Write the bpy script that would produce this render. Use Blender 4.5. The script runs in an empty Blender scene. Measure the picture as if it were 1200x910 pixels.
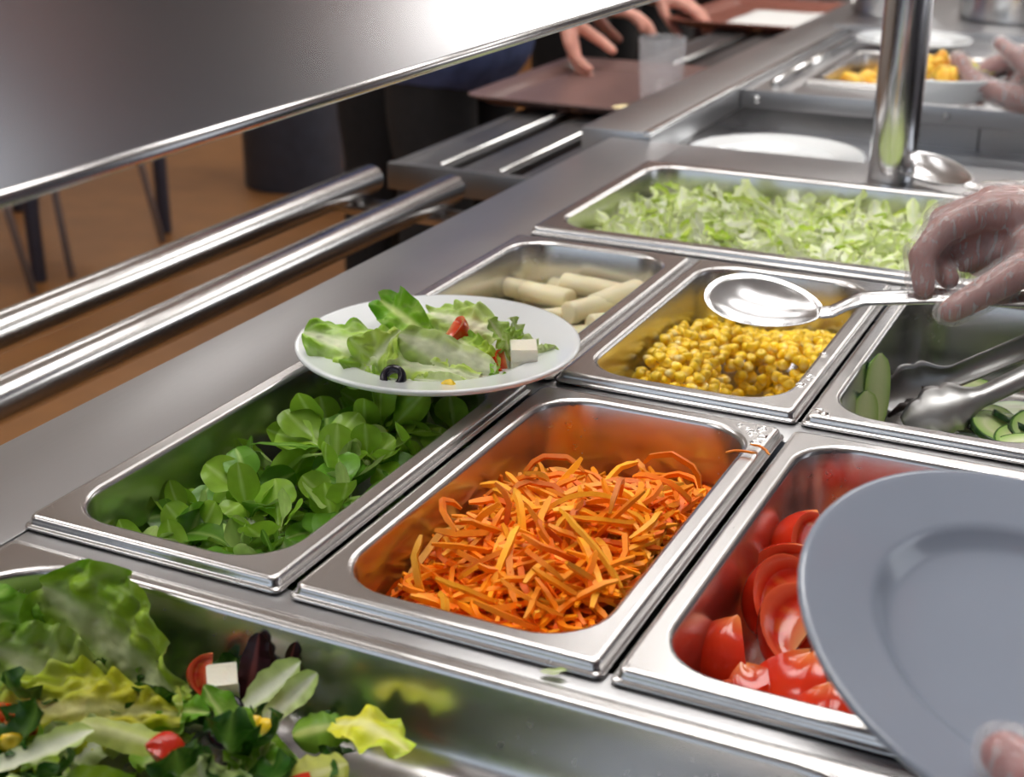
import bpy, bmesh, math, random
from mathutils import Vector, Matrix, noise
import numpy as np
PI = math.pi
rnd = random.Random(7)
SC = bpy.context.scene
COL = SC.collection
CT = 0.9                                   # counter top height (m); food-bar data below is in mm from the counter top

# ------------------------------------------------------------------ camera
def make_camera():
    f, pitch, yaw, roll = 1697.0, 0.38121, -0.44325, 0.00532
    cy, sy, cp, sp = math.cos(yaw), math.sin(yaw), math.cos(pitch), math.sin(pitch)
    fw = Vector((sy*cp, cy*cp, -sp)); rt = Vector((cy, -sy, 0)); up = rt.cross(fw)
    r2 = rt*math.cos(roll) + up*math.sin(roll); u2 = up*math.cos(roll) - rt*math.sin(roll)
    cd = bpy.data.cameras.new('camera'); co = bpy.data.objects.new('camera', cd); COL.objects.link(co)
    m = Matrix(((r2.x, u2.x, -fw.x), (r2.y, u2.y, -fw.y), (r2.z, u2.z, -fw.z))).to_4x4()
    m.translation = Vector((0.5781, -0.5548, CT + 0.3892)); co.matrix_world = m
    cd.sensor_width = 36; cd.sensor_fit = 'HORIZONTAL'; cd.lens = f/1200*36
    cd.clip_start = 0.02; cd.clip_end = 60
    cd.dof.use_dof = True; cd.dof.focus_distance = 0.93; cd.dof.aperture_fstop = 9.0
    SC.camera = co
make_camera()

# ------------------------------------------------------------------ light
w = bpy.data.worlds.new('world'); SC.world = w; w.use_nodes = True
w.node_tree.nodes['Background'].inputs[0].default_value = (0.75, 0.85, 1, 1)
w.node_tree.nodes['Background'].inputs[1].default_value = 1.0
SC.view_settings.view_transform = 'Standard'; SC.view_settings.look = 'None'
SC.view_settings.exposure = -0.82; SC.view_settings.gamma = 1; SC.view_settings.use_curve_mapping = False
ROOM = (-5.0, 2.3, -3.2, 8.0, 2.8)          # x0 x1 y0 y1 height
def area(name, loc, target, sx, sy, power, color):
    l = bpy.data.lights.new(name, 'AREA'); l.shape = 'RECTANGLE'; l.size = sx; l.size_y = sy; l.energy = power; l.color = color
    o = bpy.data.objects.new(name, l); COL.objects.link(o); o.location = loc
    o.rotation_euler = (Vector(target) - Vector(loc)).to_track_quat('-Z', 'Y').to_euler()
# daylight coming in through the windows
area('daylight_server_window', (2.27, 5.9, 1.65), (0, 5.9, 1.65), 3.2, 1.5, 150, (1.0, 0.98, 0.95))
area('daylight_counter_window', (2.27, 1.45, 1.65), (0, 1.45, 1.65), 1.2, 1.5, 11, (0.92, 0.95, 1.0))
area('daylight_end_window', (-0.6, -3.17, 1.7), (-0.6, 0, 1.7), 3.4, 1.5, 16, (0.72, 0.85, 1.0))
LAMP_STRENGTH = 15.0

# ------------------------------------------------------------------ node helpers and materials
M = {}
def new_mat(name):
    m = bpy.data.materials.new(name); m.use_nodes = True; M[name] = m
    nt = m.node_tree; return m, nt, nt.nodes['Principled BSDF']
def lk(nt, a, b): nt.links.new(a, b)
def simple(name, col, rough=0.5, metal=0.0, var=0.06, scale=40, bump=0.0, bscale=200, **kw):
    """plain procedural material: base colour with a soft noise variation and optional fine relief"""
    m, nt, b = new_mat(name)
    tc = nt.nodes.new('ShaderNodeTexCoord'); n = nt.nodes.new('ShaderNodeTexNoise'); n.inputs['Scale'].default_value = scale; n.inputs['Detail'].default_value = 4
    lk(nt, tc.outputs['Object'], n.inputs['Vector'])
    r = nt.nodes.new('ShaderNodeValToRGB'); c = Vector(col[:3])
    r.color_ramp.elements[0].position = 0.3; r.color_ramp.elements[1].position = 0.7
    r.color_ramp.elements[0].color = (*(c*(1-var)), 1); r.color_ramp.elements[1].color = (*[min(1, x*(1+var)) for x in c], 1)
    lk(nt, n.outputs['Fac'], r.inputs['Fac']); lk(nt, r.outputs['Color'], b.inputs['Base Color'])
    b.inputs['Roughness'].default_value = rough; b.inputs['Metallic'].default_value = metal
    for k, v in kw.items(): b.inputs[k.replace('_', ' ')].default_value = v
    if bump:
        n2 = nt.nodes.new('ShaderNodeTexNoise'); n2.inputs['Scale'].default_value = bscale; lk(nt, tc.outputs['Object'], n2.inputs['Vector'])
        bp = nt.nodes.new('ShaderNodeBump'); bp.inputs['Strength'].default_value = bump; bp.inputs['Distance'].default_value = 0.002
        lk(nt, n2.outputs['Fac'], bp.inputs['Height']); lk(nt, bp.outputs['Normal'], b.inputs['Normal'])
    return m
def steel(name, col, r0, r1, stretch=(6, 90, 90), bump=0.03):
    """brushed stainless: stretched noise drives roughness and a faint relief, big soft noise gives smears"""
    m, nt, b = new_mat(name)
    b.inputs['Metallic'].default_value = 1.0; b.inputs['Base Color'].default_value = (*col, 1)
    tc = nt.nodes.new('ShaderNodeTexCoord'); mp = nt.nodes.new('ShaderNodeMapping'); mp.inputs['Scale'].default_value = stretch
    lk(nt, tc.outputs['Object'], mp.inputs['Vector'])
    n = nt.nodes.new('ShaderNodeTexNoise'); n.inputs['Scale'].default_value = 5; n.inputs['Detail'].default_value = 3; lk(nt, mp.outputs['Vector'], n.inputs['Vector'])
    n2 = nt.nodes.new('ShaderNodeTexNoise'); n2.inputs['Scale'].default_value = 9; n2.inputs['Detail'].default_value = 3; lk(nt, tc.outputs['Object'], n2.inputs['Vector'])
    mx = nt.nodes.new('ShaderNodeMath'); mx.operation = 'ADD'; lk(nt, n.outputs['Fac'], mx.inputs[0]); lk(nt, n2.outputs['Fac'], mx.inputs[1])
    mr = nt.nodes.new('ShaderNodeMapRange'); mr.inputs[1].default_value = 0.6; mr.inputs[2].default_value = 1.4; mr.inputs[3].default_value = r0; mr.inputs[4].default_value = r1
    lk(nt, mx.outputs[0], mr.inputs[0]); lk(nt, mr.outputs[0], b.inputs['Roughness'])
    bp = nt.nodes.new('ShaderNodeBump'); bp.inputs['Strength'].default_value = bump; bp.inputs['Distance'].default_value = 0.0006
    lk(nt, n.outputs['Fac'], bp.inputs['Height'])
    if bump: lk(nt, bp.outputs['Normal'], b.inputs['Normal'])
    return m
def food(name, rough=0.35, sss=0.0, var=0.18, trans=0.0, bump=0.15, bscale=350, coat=0.0, spec=0.3):
    """food: pigment from the colour attribute, every piece a little lighter or darker, leaves let light through"""
    m, nt, b = new_mat(name)
    a = nt.nodes.new('ShaderNodeAttribute'); a.attribute_name = 'Col'
    oi = nt.nodes.new('ShaderNodeObjectInfo')
    mr = nt.nodes.new('ShaderNodeMapRange'); mr.inputs[3].default_value = 1-var; mr.inputs[4].default_value = 1+var
    lk(nt, oi.outputs['Random'], mr.inputs[0])
    hs = nt.nodes.new('ShaderNodeHueSaturation'); lk(nt, a.outputs['Color'], hs.inputs['Color']); lk(nt, mr.outputs[0], hs.inputs['Value'])
    lk(nt, hs.outputs['Color'], b.inputs['Base Color'])
    b.inputs['Roughness'].default_value = rough
    b.inputs['Specular IOR Level'].default_value = spec; b.inputs['Coat Weight'].default_value = coat; b.inputs['Coat Roughness'].default_value = 0.15
    if sss:
        b.inputs['Subsurface Weight'].default_value = sss; b.inputs['Subsurface Scale'].default_value = 0.006; b.inputs['Subsurface Radius'].default_value = (1, 0.6, 0.3)
    tc = nt.nodes.new('ShaderNodeTexCoord'); n = nt.nodes.new('ShaderNodeTexNoise'); n.inputs['Scale'].default_value = bscale; n.inputs['Detail'].default_value = 3
    lk(nt, tc.outputs['Object'], n.inputs['Vector'])
    bp = nt.nodes.new('ShaderNodeBump'); bp.inputs['Strength'].default_value = bump; bp.inputs['Distance'].default_value = 0.001
    lk(nt, n.outputs['Fac'], bp.inputs['Height']); lk(nt, bp.outputs['Normal'], b.inputs['Normal'])
    if trans:
        tr = nt.nodes.new('ShaderNodeBsdfTranslucent'); lk(nt, hs.outputs['Color'], tr.inputs['Color'])
        mx = nt.nodes.new('ShaderNodeMixShader'); mx.inputs[0].default_value = trans
        lk(nt, b.outputs[0], mx.inputs[1]); lk(nt, tr.outputs[0], mx.inputs[2]); lk(nt, mx.outputs[0], nt.nodes['Material Output'].inputs['Surface'])
    return m
def srgb(r, g, b):
    return tuple(((x/255)/12.92 if x/255 < 0.04045 else ((x/255+0.055)/1.055)**2.4) for x in (r, g, b))

steel('steel_top', (0.47, 0.47, 0.48), 0.32, 0.40, (90, 5, 90), 0.01)
steel('steel_pan', (0.62, 0.61, 0.605), 0.24, 0.28, (30, 5, 30), 0.0)
steel('steel_bright', (0.68, 0.68, 0.68), 0.16, 0.26, (8, 60, 60), 0.01)
steel('steel_panel', (0.44, 0.43, 0.43), 0.21, 0.21, (60, 4, 60), 0.0)
steel('steel_satin', (0.44, 0.44, 0.44), 0.34, 0.44, (40, 40, 40), 0.01)
steel('steel_dark', (0.22, 0.22, 0.225), 0.35, 0.5, (40, 6, 40))
steel('steel_spoon', (0.66, 0.66, 0.67), 0.20, 0.27, (30, 30, 30), 0.01)
steel('steel_mirror', (0.74, 0.74, 0.75), 0.10, 0.18, (40, 40, 6), 0.02)
simple('floor_vinyl', srgb(158, 108, 60), 0.45, var=0.10, scale=9, bump=0.1, bscale=60)
simple('wall_paint', srgb(205, 202, 196), 0.8, var=0.03, scale=3)
simple('wall_grey', srgb(84, 83, 92), 0.7, var=0.04, scale=3)
simple('wall_far', srgb(62, 42, 40), 0.8, var=0.05, scale=3)
simple('ceiling_paint', srgb(225, 225, 222), 0.85, var=0.02, scale=3)
simple('white_china', srgb(236, 240, 242), 0.12, var=0.01, scale=20, Coat_Weight=0.4)
simple('shaded_china', srgb(143, 151, 166), 0.16, var=0.015, scale=20, Coat_Weight=0.3)  # shade on the held plate is put into this even grey-blue
simple('tray_brown', srgb(112, 88, 84), 0.30, var=0.12, scale=220)
simple('tray_red', srgb(140, 84, 70), 0.4, var=0.1, scale=200)
simple('paper_white', srgb(240, 240, 238), 0.8, var=0.02, scale=60)
simple('dark_plastic', srgb(58, 64, 78), 0.6, var=0.12, scale=25, bump=0.1)
simple('grey_tube', srgb(150, 150, 160), 0.35, 0.6, var=0.05)
simple('navy_tube', srgb(66, 72, 92), 0.45, 0.2, var=0.06)
simple('table_wood', srgb(170, 130, 90), 0.5, var=0.1, scale=12)
simple('cloth_black', srgb(20, 18, 20), 0.9, var=0.25, scale=50, bump=0.3, bscale=500)
simple('cloth_maroon', srgb(40, 18, 22), 0.9, var=0.2, scale=40, bump=0.3, bscale=500)
simple('cloth_navy', srgb(74, 88, 132), 0.9, var=0.25, scale=25, bump=0.4, bscale=400)
simple('cloth_white', srgb(220, 222, 226), 0.9, var=0.05, scale=30, bump=0.3, bscale=400)
simple('cloth_grey', srgb(88, 88, 96), 0.9, var=0.1, scale=30, bump=0.3, bscale=400)
simple('shoe_black', srgb(25, 24, 24), 0.4, var=0.1)
simple('hair_brown', srgb(52, 36, 26), 0.6, var=0.3, scale=80)
simple('skin', srgb(214, 152, 134), 0.5, var=0.08, scale=60, Subsurface_Weight=0.15, Subsurface_Scale=0.01)
simple('skin_warm', srgb(158, 96, 86), 0.5, var=0.14, scale=70, Subsurface_Weight=0.15, Subsurface_Scale=0.01)
simple('skin_deep', srgb(170, 88, 84), 0.5, var=0.16, scale=70, Subsurface_Weight=0.15, Subsurface_Scale=0.01)
simple('olive_black', srgb(26, 22, 34), 0.18, var=0.3, scale=90, bump=0.1)
simple('onion_dark', srgb(40, 22, 20), 0.4, var=0.5, scale=200, bump=0.6)
simple('bread', srgb(238, 220, 170), 0.7, var=0.08, scale=120, bump=0.3)
simple('window_frame', srgb(230, 230, 230), 0.4, var=0.02)
simple('black_rubber', srgb(30, 30, 32), 0.7, var=0.1)
food('carrot', 0.42, 0.0, 0.22, 0, 0.25, 500)
food('corn', 0.25, 0.0, 0.14, 0, 0.05, 300, 0.3)
food('leaf', 0.36, 0, 0.20, 0.18, 0.3, 300)
food('mache', 0.33, 0, 0.22, 0.22, 0.10, 260, 0.1)
food('iceberg', 0.32, 0, 0.12, 0.22, 0.2, 300, 0.05)
food('tomato', 0.16, 0.15, 0.12, 0, 0.08, 160, 0.5)
food('cucumber', 0.25, 0.1, 0.12, 0, 0.15, 300, 0.2)
food('pale_veg', 0.4, 0.3, 0.08, 0, 0.15, 250)
food('feta', 0.6, 0.2, 0.05, 0, 0.4, 500)
food('potato', 0.4, 0.15, 0.2, 0, 0.3, 200)
def glass_mat():
    m, nt, b = new_mat('clear_glass'); b.inputs['Transmission Weight'].default_value = 1; b.inputs['Roughness'].default_value = 0.02; b.inputs['IOR'].default_value = 1.45
    b.inputs['Base Color'].default_value = (0.75, 0.75, 0.78, 1); b.inputs['Transmission Weight'].default_value = 0; b.inputs['Roughness'].default_value = 0.04; b.inputs['Specular IOR Level'].default_value = 1.0
    t_ = nt.nodes.new('ShaderNodeBsdfTransparent'); x_ = nt.nodes.new('ShaderNodeMixShader'); x_.inputs[0].default_value = 0.2; lk(nt, t_.outputs[0], x_.inputs[1]); lk(nt, b.outputs[0], x_.inputs[2]); lk(nt, x_.outputs[0], nt.nodes['Material Output'].inputs['Surface'])
    m, nt, b = new_mat('water'); b.inputs['Transmission Weight'].default_value = 1; b.inputs['Roughness'].default_value = 0.02; b.inputs['IOR'].default_value = 1.33
    m, nt, b = new_mat('lamp_glow'); b.inputs['Emission Color'].default_value = (1, 0.975, 0.94, 1); b.inputs['Emission Strength'].default_value = LAMP_STRENGTH; b.inputs['Base Color'].default_value = (0.9, 0.9, 0.9, 1)
    # thin crinkled polythene: mostly see-through, milky along the creases
    m, nt, b = new_mat('polythene')
    tc = nt.nodes.new('ShaderNodeTexCoord'); mp = nt.nodes.new('ShaderNodeMapping'); mp.inputs['Scale'].default_value = (5.0, 5.0, 0.55); mp.inputs['Rotation'].default_value = (0.5, 0.8, 0)
    lk(nt, tc.outputs['Object'], mp.inputs['Vector'])
    wv = nt.nodes.new('ShaderNodeTexNoise'); wv.inputs['Scale'].default_value = 48; wv.inputs['Detail'].default_value = 6; wv.inputs['Distortion'].default_value = 0.2
    lk(nt, mp.outputs['Vector'], wv.inputs['Vector'])
    mr = nt.nodes.new('ShaderNodeMapRange'); mr.interpolation_type = 'SMOOTHSTEP'; mr.inputs[1].default_value = 0.48; mr.inputs[2].default_value = 0.74; mr.inputs[3].default_value = 0.24; mr.inputs[4].default_value = 0.46
    lk(nt, wv.outputs['Fac'], mr.inputs[0])
    b.inputs['Base Color'].default_value = (0.86, 0.84, 0.85, 1); b.inputs['Roughness'].default_value = 0.18; b.inputs['Specular IOR Level'].default_value = 0.9; b.inputs['Coat Weight'].default_value = 1.0; b.inputs['Coat Roughness'].default_value = 0.1
    bp = nt.nodes.new('ShaderNodeBump'); bp.inputs['Strength'].default_value = 0.9; bp.inputs['Distance'].default_value = 0.004
    lk(nt, wv.outputs['Fac'], bp.inputs['Height']); lk(nt, bp.outputs['Normal'], b.inputs['Normal'])
    tr = nt.nodes.new('ShaderNodeBsdfTransparent'); mx = nt.nodes.new('ShaderNodeMixShader')
    lk(nt, mr.outputs[0], mx.inputs[0]); lk(nt, tr.outputs[0], mx.inputs[1]); lk(nt, b.outputs[0], mx.inputs[2])
    lk(nt, mx.outputs[0], nt.nodes['Material Output'].inputs['Surface'])
glass_mat()

# ------------------------------------------------------------------ mesh helpers (metres)
def W(u, v, z=0.0):
    """food-bar millimetres -> world metres"""
    return Vector((u*0.001, v*0.001, CT + z*0.001))
class MB:
    def __init__(s): s.v = []; s.f = []; s.c = []; s.mi = []
    def add(s, vs, fs, cols=None, mi=0):
        o = len(s.v); s.v += [tuple(x) for x in vs]; s.f += [tuple(i+o for i in f) for f in fs]; s.mi += [mi]*len(fs)
        s.c += list(cols) if cols is not None else [(1, 1, 1)]*len(vs)
    def box(s, x0, x1, y0, y1, z0, z1, b=0.0):
        if b <= 0:
            vs = [(x, y, z) for z in (z0, z1) for y in (y0, y1) for x in (x0, x1)]
            s.add(vs, [(0, 2, 3, 1), (4, 5, 7, 6), (0, 1, 5, 4), (2, 6, 7, 3), (0, 4, 6, 2), (1, 3, 7, 5)]); return
        bm = bmesh.new(); bmesh.ops.create_cube(bm, size=1)
        for v in bm.verts: v.co = Vector(((x0+x1)/2+v.co.x*(x1-x0), (y0+y1)/2+v.co.y*(y1-y0), (z0+z1)/2+v.co.z*(z1-z0)))
        bmesh.ops.bevel(bm, geom=bm.edges[:], offset=b, segments=2, affect='EDGES', profile=0.6)
        bm.verts.index_update(); s.add([v.co[:] for v in bm.verts], [[v.index for v in f.verts] for f in bm.faces]); bm.free()
    def loft(s, loops, cap0=False, cap1=False, closed=True, cols=None):
        n = len(loops[0]); vs = [p for l in loops for p in l]; fs = []
        for i in range(len(loops)-1):
            for j in range(n if closed else n-1):
                k = (j+1) % n; fs.append((i*n+j, i*n+k, (i+1)*n+k, (i+1)*n+j))
        if cap0: fs.append(tuple(range(n-1, -1, -1)))
        if cap1: fs.append(tuple((len(loops)-1)*n+j for j in range(n)))
        s.add(vs, fs, cols)
    def lathe(s, prof, c=(0, 0, 0), n=48, cap0=False, cap1=False):
        s.loft([[(c[0]+r*math.cos(2*PI*j/n), c[1]+r*math.sin(2*PI*j/n), c[2]+z) for j in range(n)] for r, z in prof], cap0, cap1)
    def tube(s, path, rad, n=12, caps=True, flat=1.0, up=None):
        P = [Vector(p) for p in path]; R = rad if isinstance(rad, (list, tuple)) else [rad]*len(P)
        loops = []; nrm = None
        for i, p in enumerate(P):
            d = (P[min(i+1, len(P)-1)]-P[max(i-1, 0)]).normalized()
            if nrm is None: nrm = Vector(up) if up else (Vector((0, 0, 1)) if abs(d.z) < 0.9 else Vector((1, 0, 0)))
            nrm = (nrm-d*nrm.dot(d)).normalized(); bn = d.cross(nrm)
            loops.append([p+(bn*math.cos(2*PI*j/n)+nrm*math.sin(2*PI*j/n)*flat)*R[i] for j in range(n)])
        s.loft(loops, caps, caps)
    def obj(s, name, mat, parent=None, smooth=True, loc=None, auto=None):
        me = s.mesh(name, mat, smooth, auto); return link(name, me, parent, loc)
    def mesh(s, name, mat, smooth=True, auto=None):
        me = bpy.data.meshes.new(name); me.from_pydata(s.v, [], s.f)
        if any(c != (1, 1, 1) for c in s.c):
            a = me.color_attributes.new('Col', 'FLOAT_COLOR', 'POINT')
            a.data.foreach_set('color', np.array([(*c[:3], 1) for c in s.c], dtype=np.float32).ravel())
        for m in (mat if isinstance(mat, (list, tuple)) else [mat]): me.materials.append(M[m])
        if any(s.mi): me.polygons.foreach_set('material_index', s.mi)
        me.update()
        if smooth: me.polygons.foreach_set('use_smooth', [True]*len(me.polygons))
        if auto is not None: me.set_sharp_from_angle(angle=math.radians(auto))
        return me
def link(name, data, parent=None, loc=None):
    o = bpy.data.objects.new(name, data); COL.objects.link(o)
    if parent: o.parent = parent
    if loc is not None: o.location = loc
    return o
def tag(o, label=None, cat=None, group=None, kind=None):
    if label: o['label'] = label
    if cat: o['category'] = cat
    if group: o['group'] = group
    if kind: o['kind'] = kind
    return o
def thing(name, label, cat, group=None, loc=(0, 0, 0)):
    return tag(link(name, None, None, loc), label, cat, group)
def rrect(x0, x1, y0, y1, r, z, n=7):
    pts = []
    for cx, cy, a0 in ((x1-r, y1-r, 0), (x0+r, y1-r, 90), (x0+r, y0+r, 180), (x1-r, y0+r, 270)):
        for k in range(n+1):
            a = math.radians(a0+90*k/n); pts.append((cx+r*math.cos(a), cy+r*math.sin(a), z))
    return pts
def frame(base, tip, up):
    """matrix: x from base to tip, z as near to up as can be"""
    base, tip = Vector(base), Vector(tip); x = (tip-base).normalized(); z = Vector(up); z = (z-x*z.dot(x)).normalized(); y = z.cross(x)
    m = Matrix((x, y, z)).transposed().to_4x4(); m.translation = base; return m
def evalmesh(o):
    dg = bpy.context.evaluated_depsgraph_get(); me = bpy.data.meshes.new_from_object(o.evaluated_get(dg)); return me
def remesh(mb, voxel, smooth=6):
    """melt overlapping closed shapes into one continuous skin; returns verts, faces"""
    me = bpy.data.meshes.new('tmp'); me.from_pydata(mb.v, [], mb.f); o = bpy.data.objects.new('tmp', me); COL.objects.link(o)
    md = o.modifiers.new('r', 'REMESH'); md.mode = 'VOXEL'; md.voxel_size = voxel
    if smooth: ms = o.modifiers.new('s', 'SMOOTH'); ms.iterations = smooth; ms.factor = 0.5
    e = evalmesh(o); vs = [v.co.copy() for v in e.vertices]; fs = [tuple(p.vertices) for p in e.polygons]
    bpy.data.objects.remove(o); bpy.data.meshes.remove(me); bpy.data.meshes.remove(e)
    return vs, fs
def capsule(mb, a, b, ra, rb, n=12):
    a, b = Vector(a), Vector(b); d = b-a
    if d.length < 1e-6: d = Vector((0, 0, 1e-4))
    d.normalize(); pts = []; R = []
    for k in range(5): t = -PI/2+PI/2*k/4; pts.append(a+d*ra*math.sin(t)); R.append(max(ra*math.cos(t), ra*0.02))
    for k in range(5): t = PI/2*k/4; pts.append(b+d*rb*math.sin(t)); R.append(max(rb*math.cos(t), rb*0.02))
    mb.tube(pts, R, n)
def chain(mb, pts, rad, grow=0.0):
    for i in range(len(pts)-1): capsule(mb, pts[i], pts[i+1], rad[i]+grow, rad[i+1]+grow)
def lerp(a, b, t): return tuple(x+(y-x)*t for x, y in zip(a, b))
def sstep(a, b, x):
    t = max(0, min(1, (x-a)/(b-a))); return t*t*(3-2*t)

# ------------------------------------------------------------------ the room
def room():
    x0, x1, y0, y1, h = ROOM; t = 0.12
    def st(name, mat, *boxes):
        m = MB()
        for b in boxes: m.box(*b)
        return tag(m.obj(name, mat, smooth=False), kind='structure')
    st('floor', 'floor_vinyl', (x0-t, x1+t, y0-t, y1+t, -t, 0))
    st('ceiling', 'ceiling_paint', (x0-t, x1+t, y0-t, y1+t, h, h+t))
    st('wall_left', 'wall_paint', (x0-t, x0, y0-t, y1+t, 0, h))
    st('wall_far', 'wall_far', (x0, x1, y1, y1+t, 0, h))
    # server-side wall and near end wall, each with a window opening
    st('wall_right', 'wall_grey', (x1, x1+t, y0-t, 0.85, 0, h), (x1, x1+t, 0.85, 2.05, 0, 0.9), (x1, x1+t, 0.85, 2.05, 2.4, h), (x1, x1+t, 2.05, 4.3, 0, h), (x1, x1+t, 7.5, y1+t, 0, h), (x1, x1+t, 4.3, 7.5, 0, 0.9), (x1, x1+t, 4.3, 7.5, 2.4, h))
    st('wall_near', 'wall_grey', (x0, -2.3, y0-t, y0, 0, h), (1.1, x1, y0-t, y0, 0, h), (-2.3, 1.1, y0-t, y0, 0, 0.95), (-2.3, 1.1, y0-t, y0, 2.45, h))
    wr = tag(link('window_1', None, loc=(x1+t/2, 5.9, 0.9)), kind='structure')
    m = MB()
    for y in (-1.57, -0.53, 0.53, 1.57): m.box(-0.03, 0.03, y-0.03, y+0.03, 0, 1.5)
    m.box(-0.03, 0.03, -1.6, 1.6, 0, 0.06); m.box(-0.03, 0.03, -1.6, 1.6, 1.44, 1.5); m.obj('window_frame', 'window_frame', wr, False)
    w3 = tag(link('window_3', None, loc=(x1+t/2, 1.45, 0.9)), kind='structure')
    m = MB()
    for y in (-0.57, 0, 0.57): m.box(-0.03, 0.03, y-0.03, y+0.03, 0, 1.5)
    m.box(-0.03, 0.03, -0.6, 0.6, 0, 0.06); m.box(-0.03, 0.03, -0.6, 0.6, 1.44, 1.5); m.obj('window_frame', 'window_frame', w3, False)
    wn = tag(link('window_2', None, loc=(-0.6, y0-t/2, 0.95)), kind='structure')
    m = MB()
    for x in (-1.67, -0.57, 0.57, 1.67): m.box(x-0.03, x+0.03, -0.03, 0.03, 0, 1.5)
    m.box(-1.7, 1.7, -0.03, 0.03, 0, 0.06); m.box(-1.7, 1.7, -0.03, 0.03, 1.44, 1.5); m.obj('window_frame', 'window_frame', wn, False)
    for i, (n, b) in enumerate((('baseboard_left', (x0, x0+0.015, y0, y1, 0, 0.09)), ('baseboard_far', (x0+0.015, x1, y1-0.015, y1, 0, 0.09)))): st(n, 'table_wood', b)
room()
def added_ceiling_lamp(x, y):  # unseen panel lamp, added and placed to light the food from above
    o = thing('added_ceiling_light', 'added white rectangular panel light on the unseen ceiling', 'light', 'added panel lights on the ceiling', (x, y, ROOM[4]))
    m = MB(); m.box(-0.62, 0.62, -0.32, -0.30, -0.05, 0); m.box(-0.62, 0.62, 0.30, 0.32, -0.05, 0); m.box(-0.62, -0.60, -0.3, 0.3, -0.05, 0); m.box(0.60, 0.62, -0.3, 0.3, -0.05, 0); m.obj('frame', 'window_frame', o, False)
    m = MB(); m.box(-0.6, 0.6, -0.3, 0.3, -0.04, -0.005); m.obj('diffuser', 'lamp_glow', o, False)
for x, y in ((0.15, 0.15), (0.15, 1.25), (0.15, 2.7), (0.15, 4.6), (-1.8, 0.5), (-1.8, -1.6), (-3.5, 4.6)): added_ceiling_lamp(x, y)

# ------------------------------------------------------------------ counters
PU, ROW2, ROW3 = 183.2, 347.5, 698.0        # pan pitch across the bar, start of second row, start of the big pan
def mmbox(m, u0, u1, v0, v1, z0, z1, b=0.0):
    m.box(u0*.001, u1*.001, v0*.001, v1*.001, CT+z0*.001, CT+z1*.001, b*.001)
def salad_counter():
    o = thing('salad_counter', 'stainless steel salad bar counter with food wells and round tray rails', 'counter')
    m = MB(); mmbox(m, -97, 4, -760, 1160, -32, 0, 2); mmbox(m, 540, 620, -760, 1160, -32, 0, 2)
    mmbox(m, 4, 540, 1018, 1160, -32, 0, 2); mmbox(m, 4, 540, -760, -360, -32, 0, 2)
    m.obj('top', 'steel_top', o, auto=30)
    for v0, v1 in ((-12, 10), (318, 356), (664, 704)):
        m = MB(); mmbox(m, 4.6, 539.4, v0, v1, -26, -0.8, 1); m.obj('divider_bar', 'steel_top', o, auto=30)
    m = MB(); mmbox(m, -92, -86, -755, 1155, -800, -32.5, 0); m.obj('front_panel', 'steel_panel', o, False)
    m = MB(); mmbox(m, 605, 612, -755, 1155, -800, -32.5, 0); m.obj('back_panel', 'steel_panel', o, False)
    m = MB(); mmbox(m, -86, 605, 1149, 1155, -800, -32.5, 0); m.obj('end_panel', 'steel_panel', o, False)
    m = MB(); mmbox(m, -86, 605, -755, 1149, -190, -184, 0); m.obj('well_floor', 'steel_panel', o, False)
    m = MB(); mmbox(m, -60, 580, -730, 1130, -899, -800, 0); m.obj('plinth', 'black_rubber', o, False)
    for u in (-268, -388):
        m = MB(); m.tube([W(u, -900, -62), W(u, 1046, -62), W(u, 1049, -62), W(u, 1050, -62)], [.019, .019, .018, .015], 24); m.obj('tray_rail', 'steel_bright', o, auto=50)
    for v in (-520, 1010):
        m = MB(); mmbox(m, -420, -92, v-22, v+22, -96, -84, 1); mmbox(m, -110, -92, v-22, v+22, -220, -84, 1)
        for u in (-268, -388): m.tube([W(u, v, -84), W(u, v, -70)], .008, 10)
        m.obj('rail_bracket', 'steel_panel', o, auto=30)
    return o
salad_counter()
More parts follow.
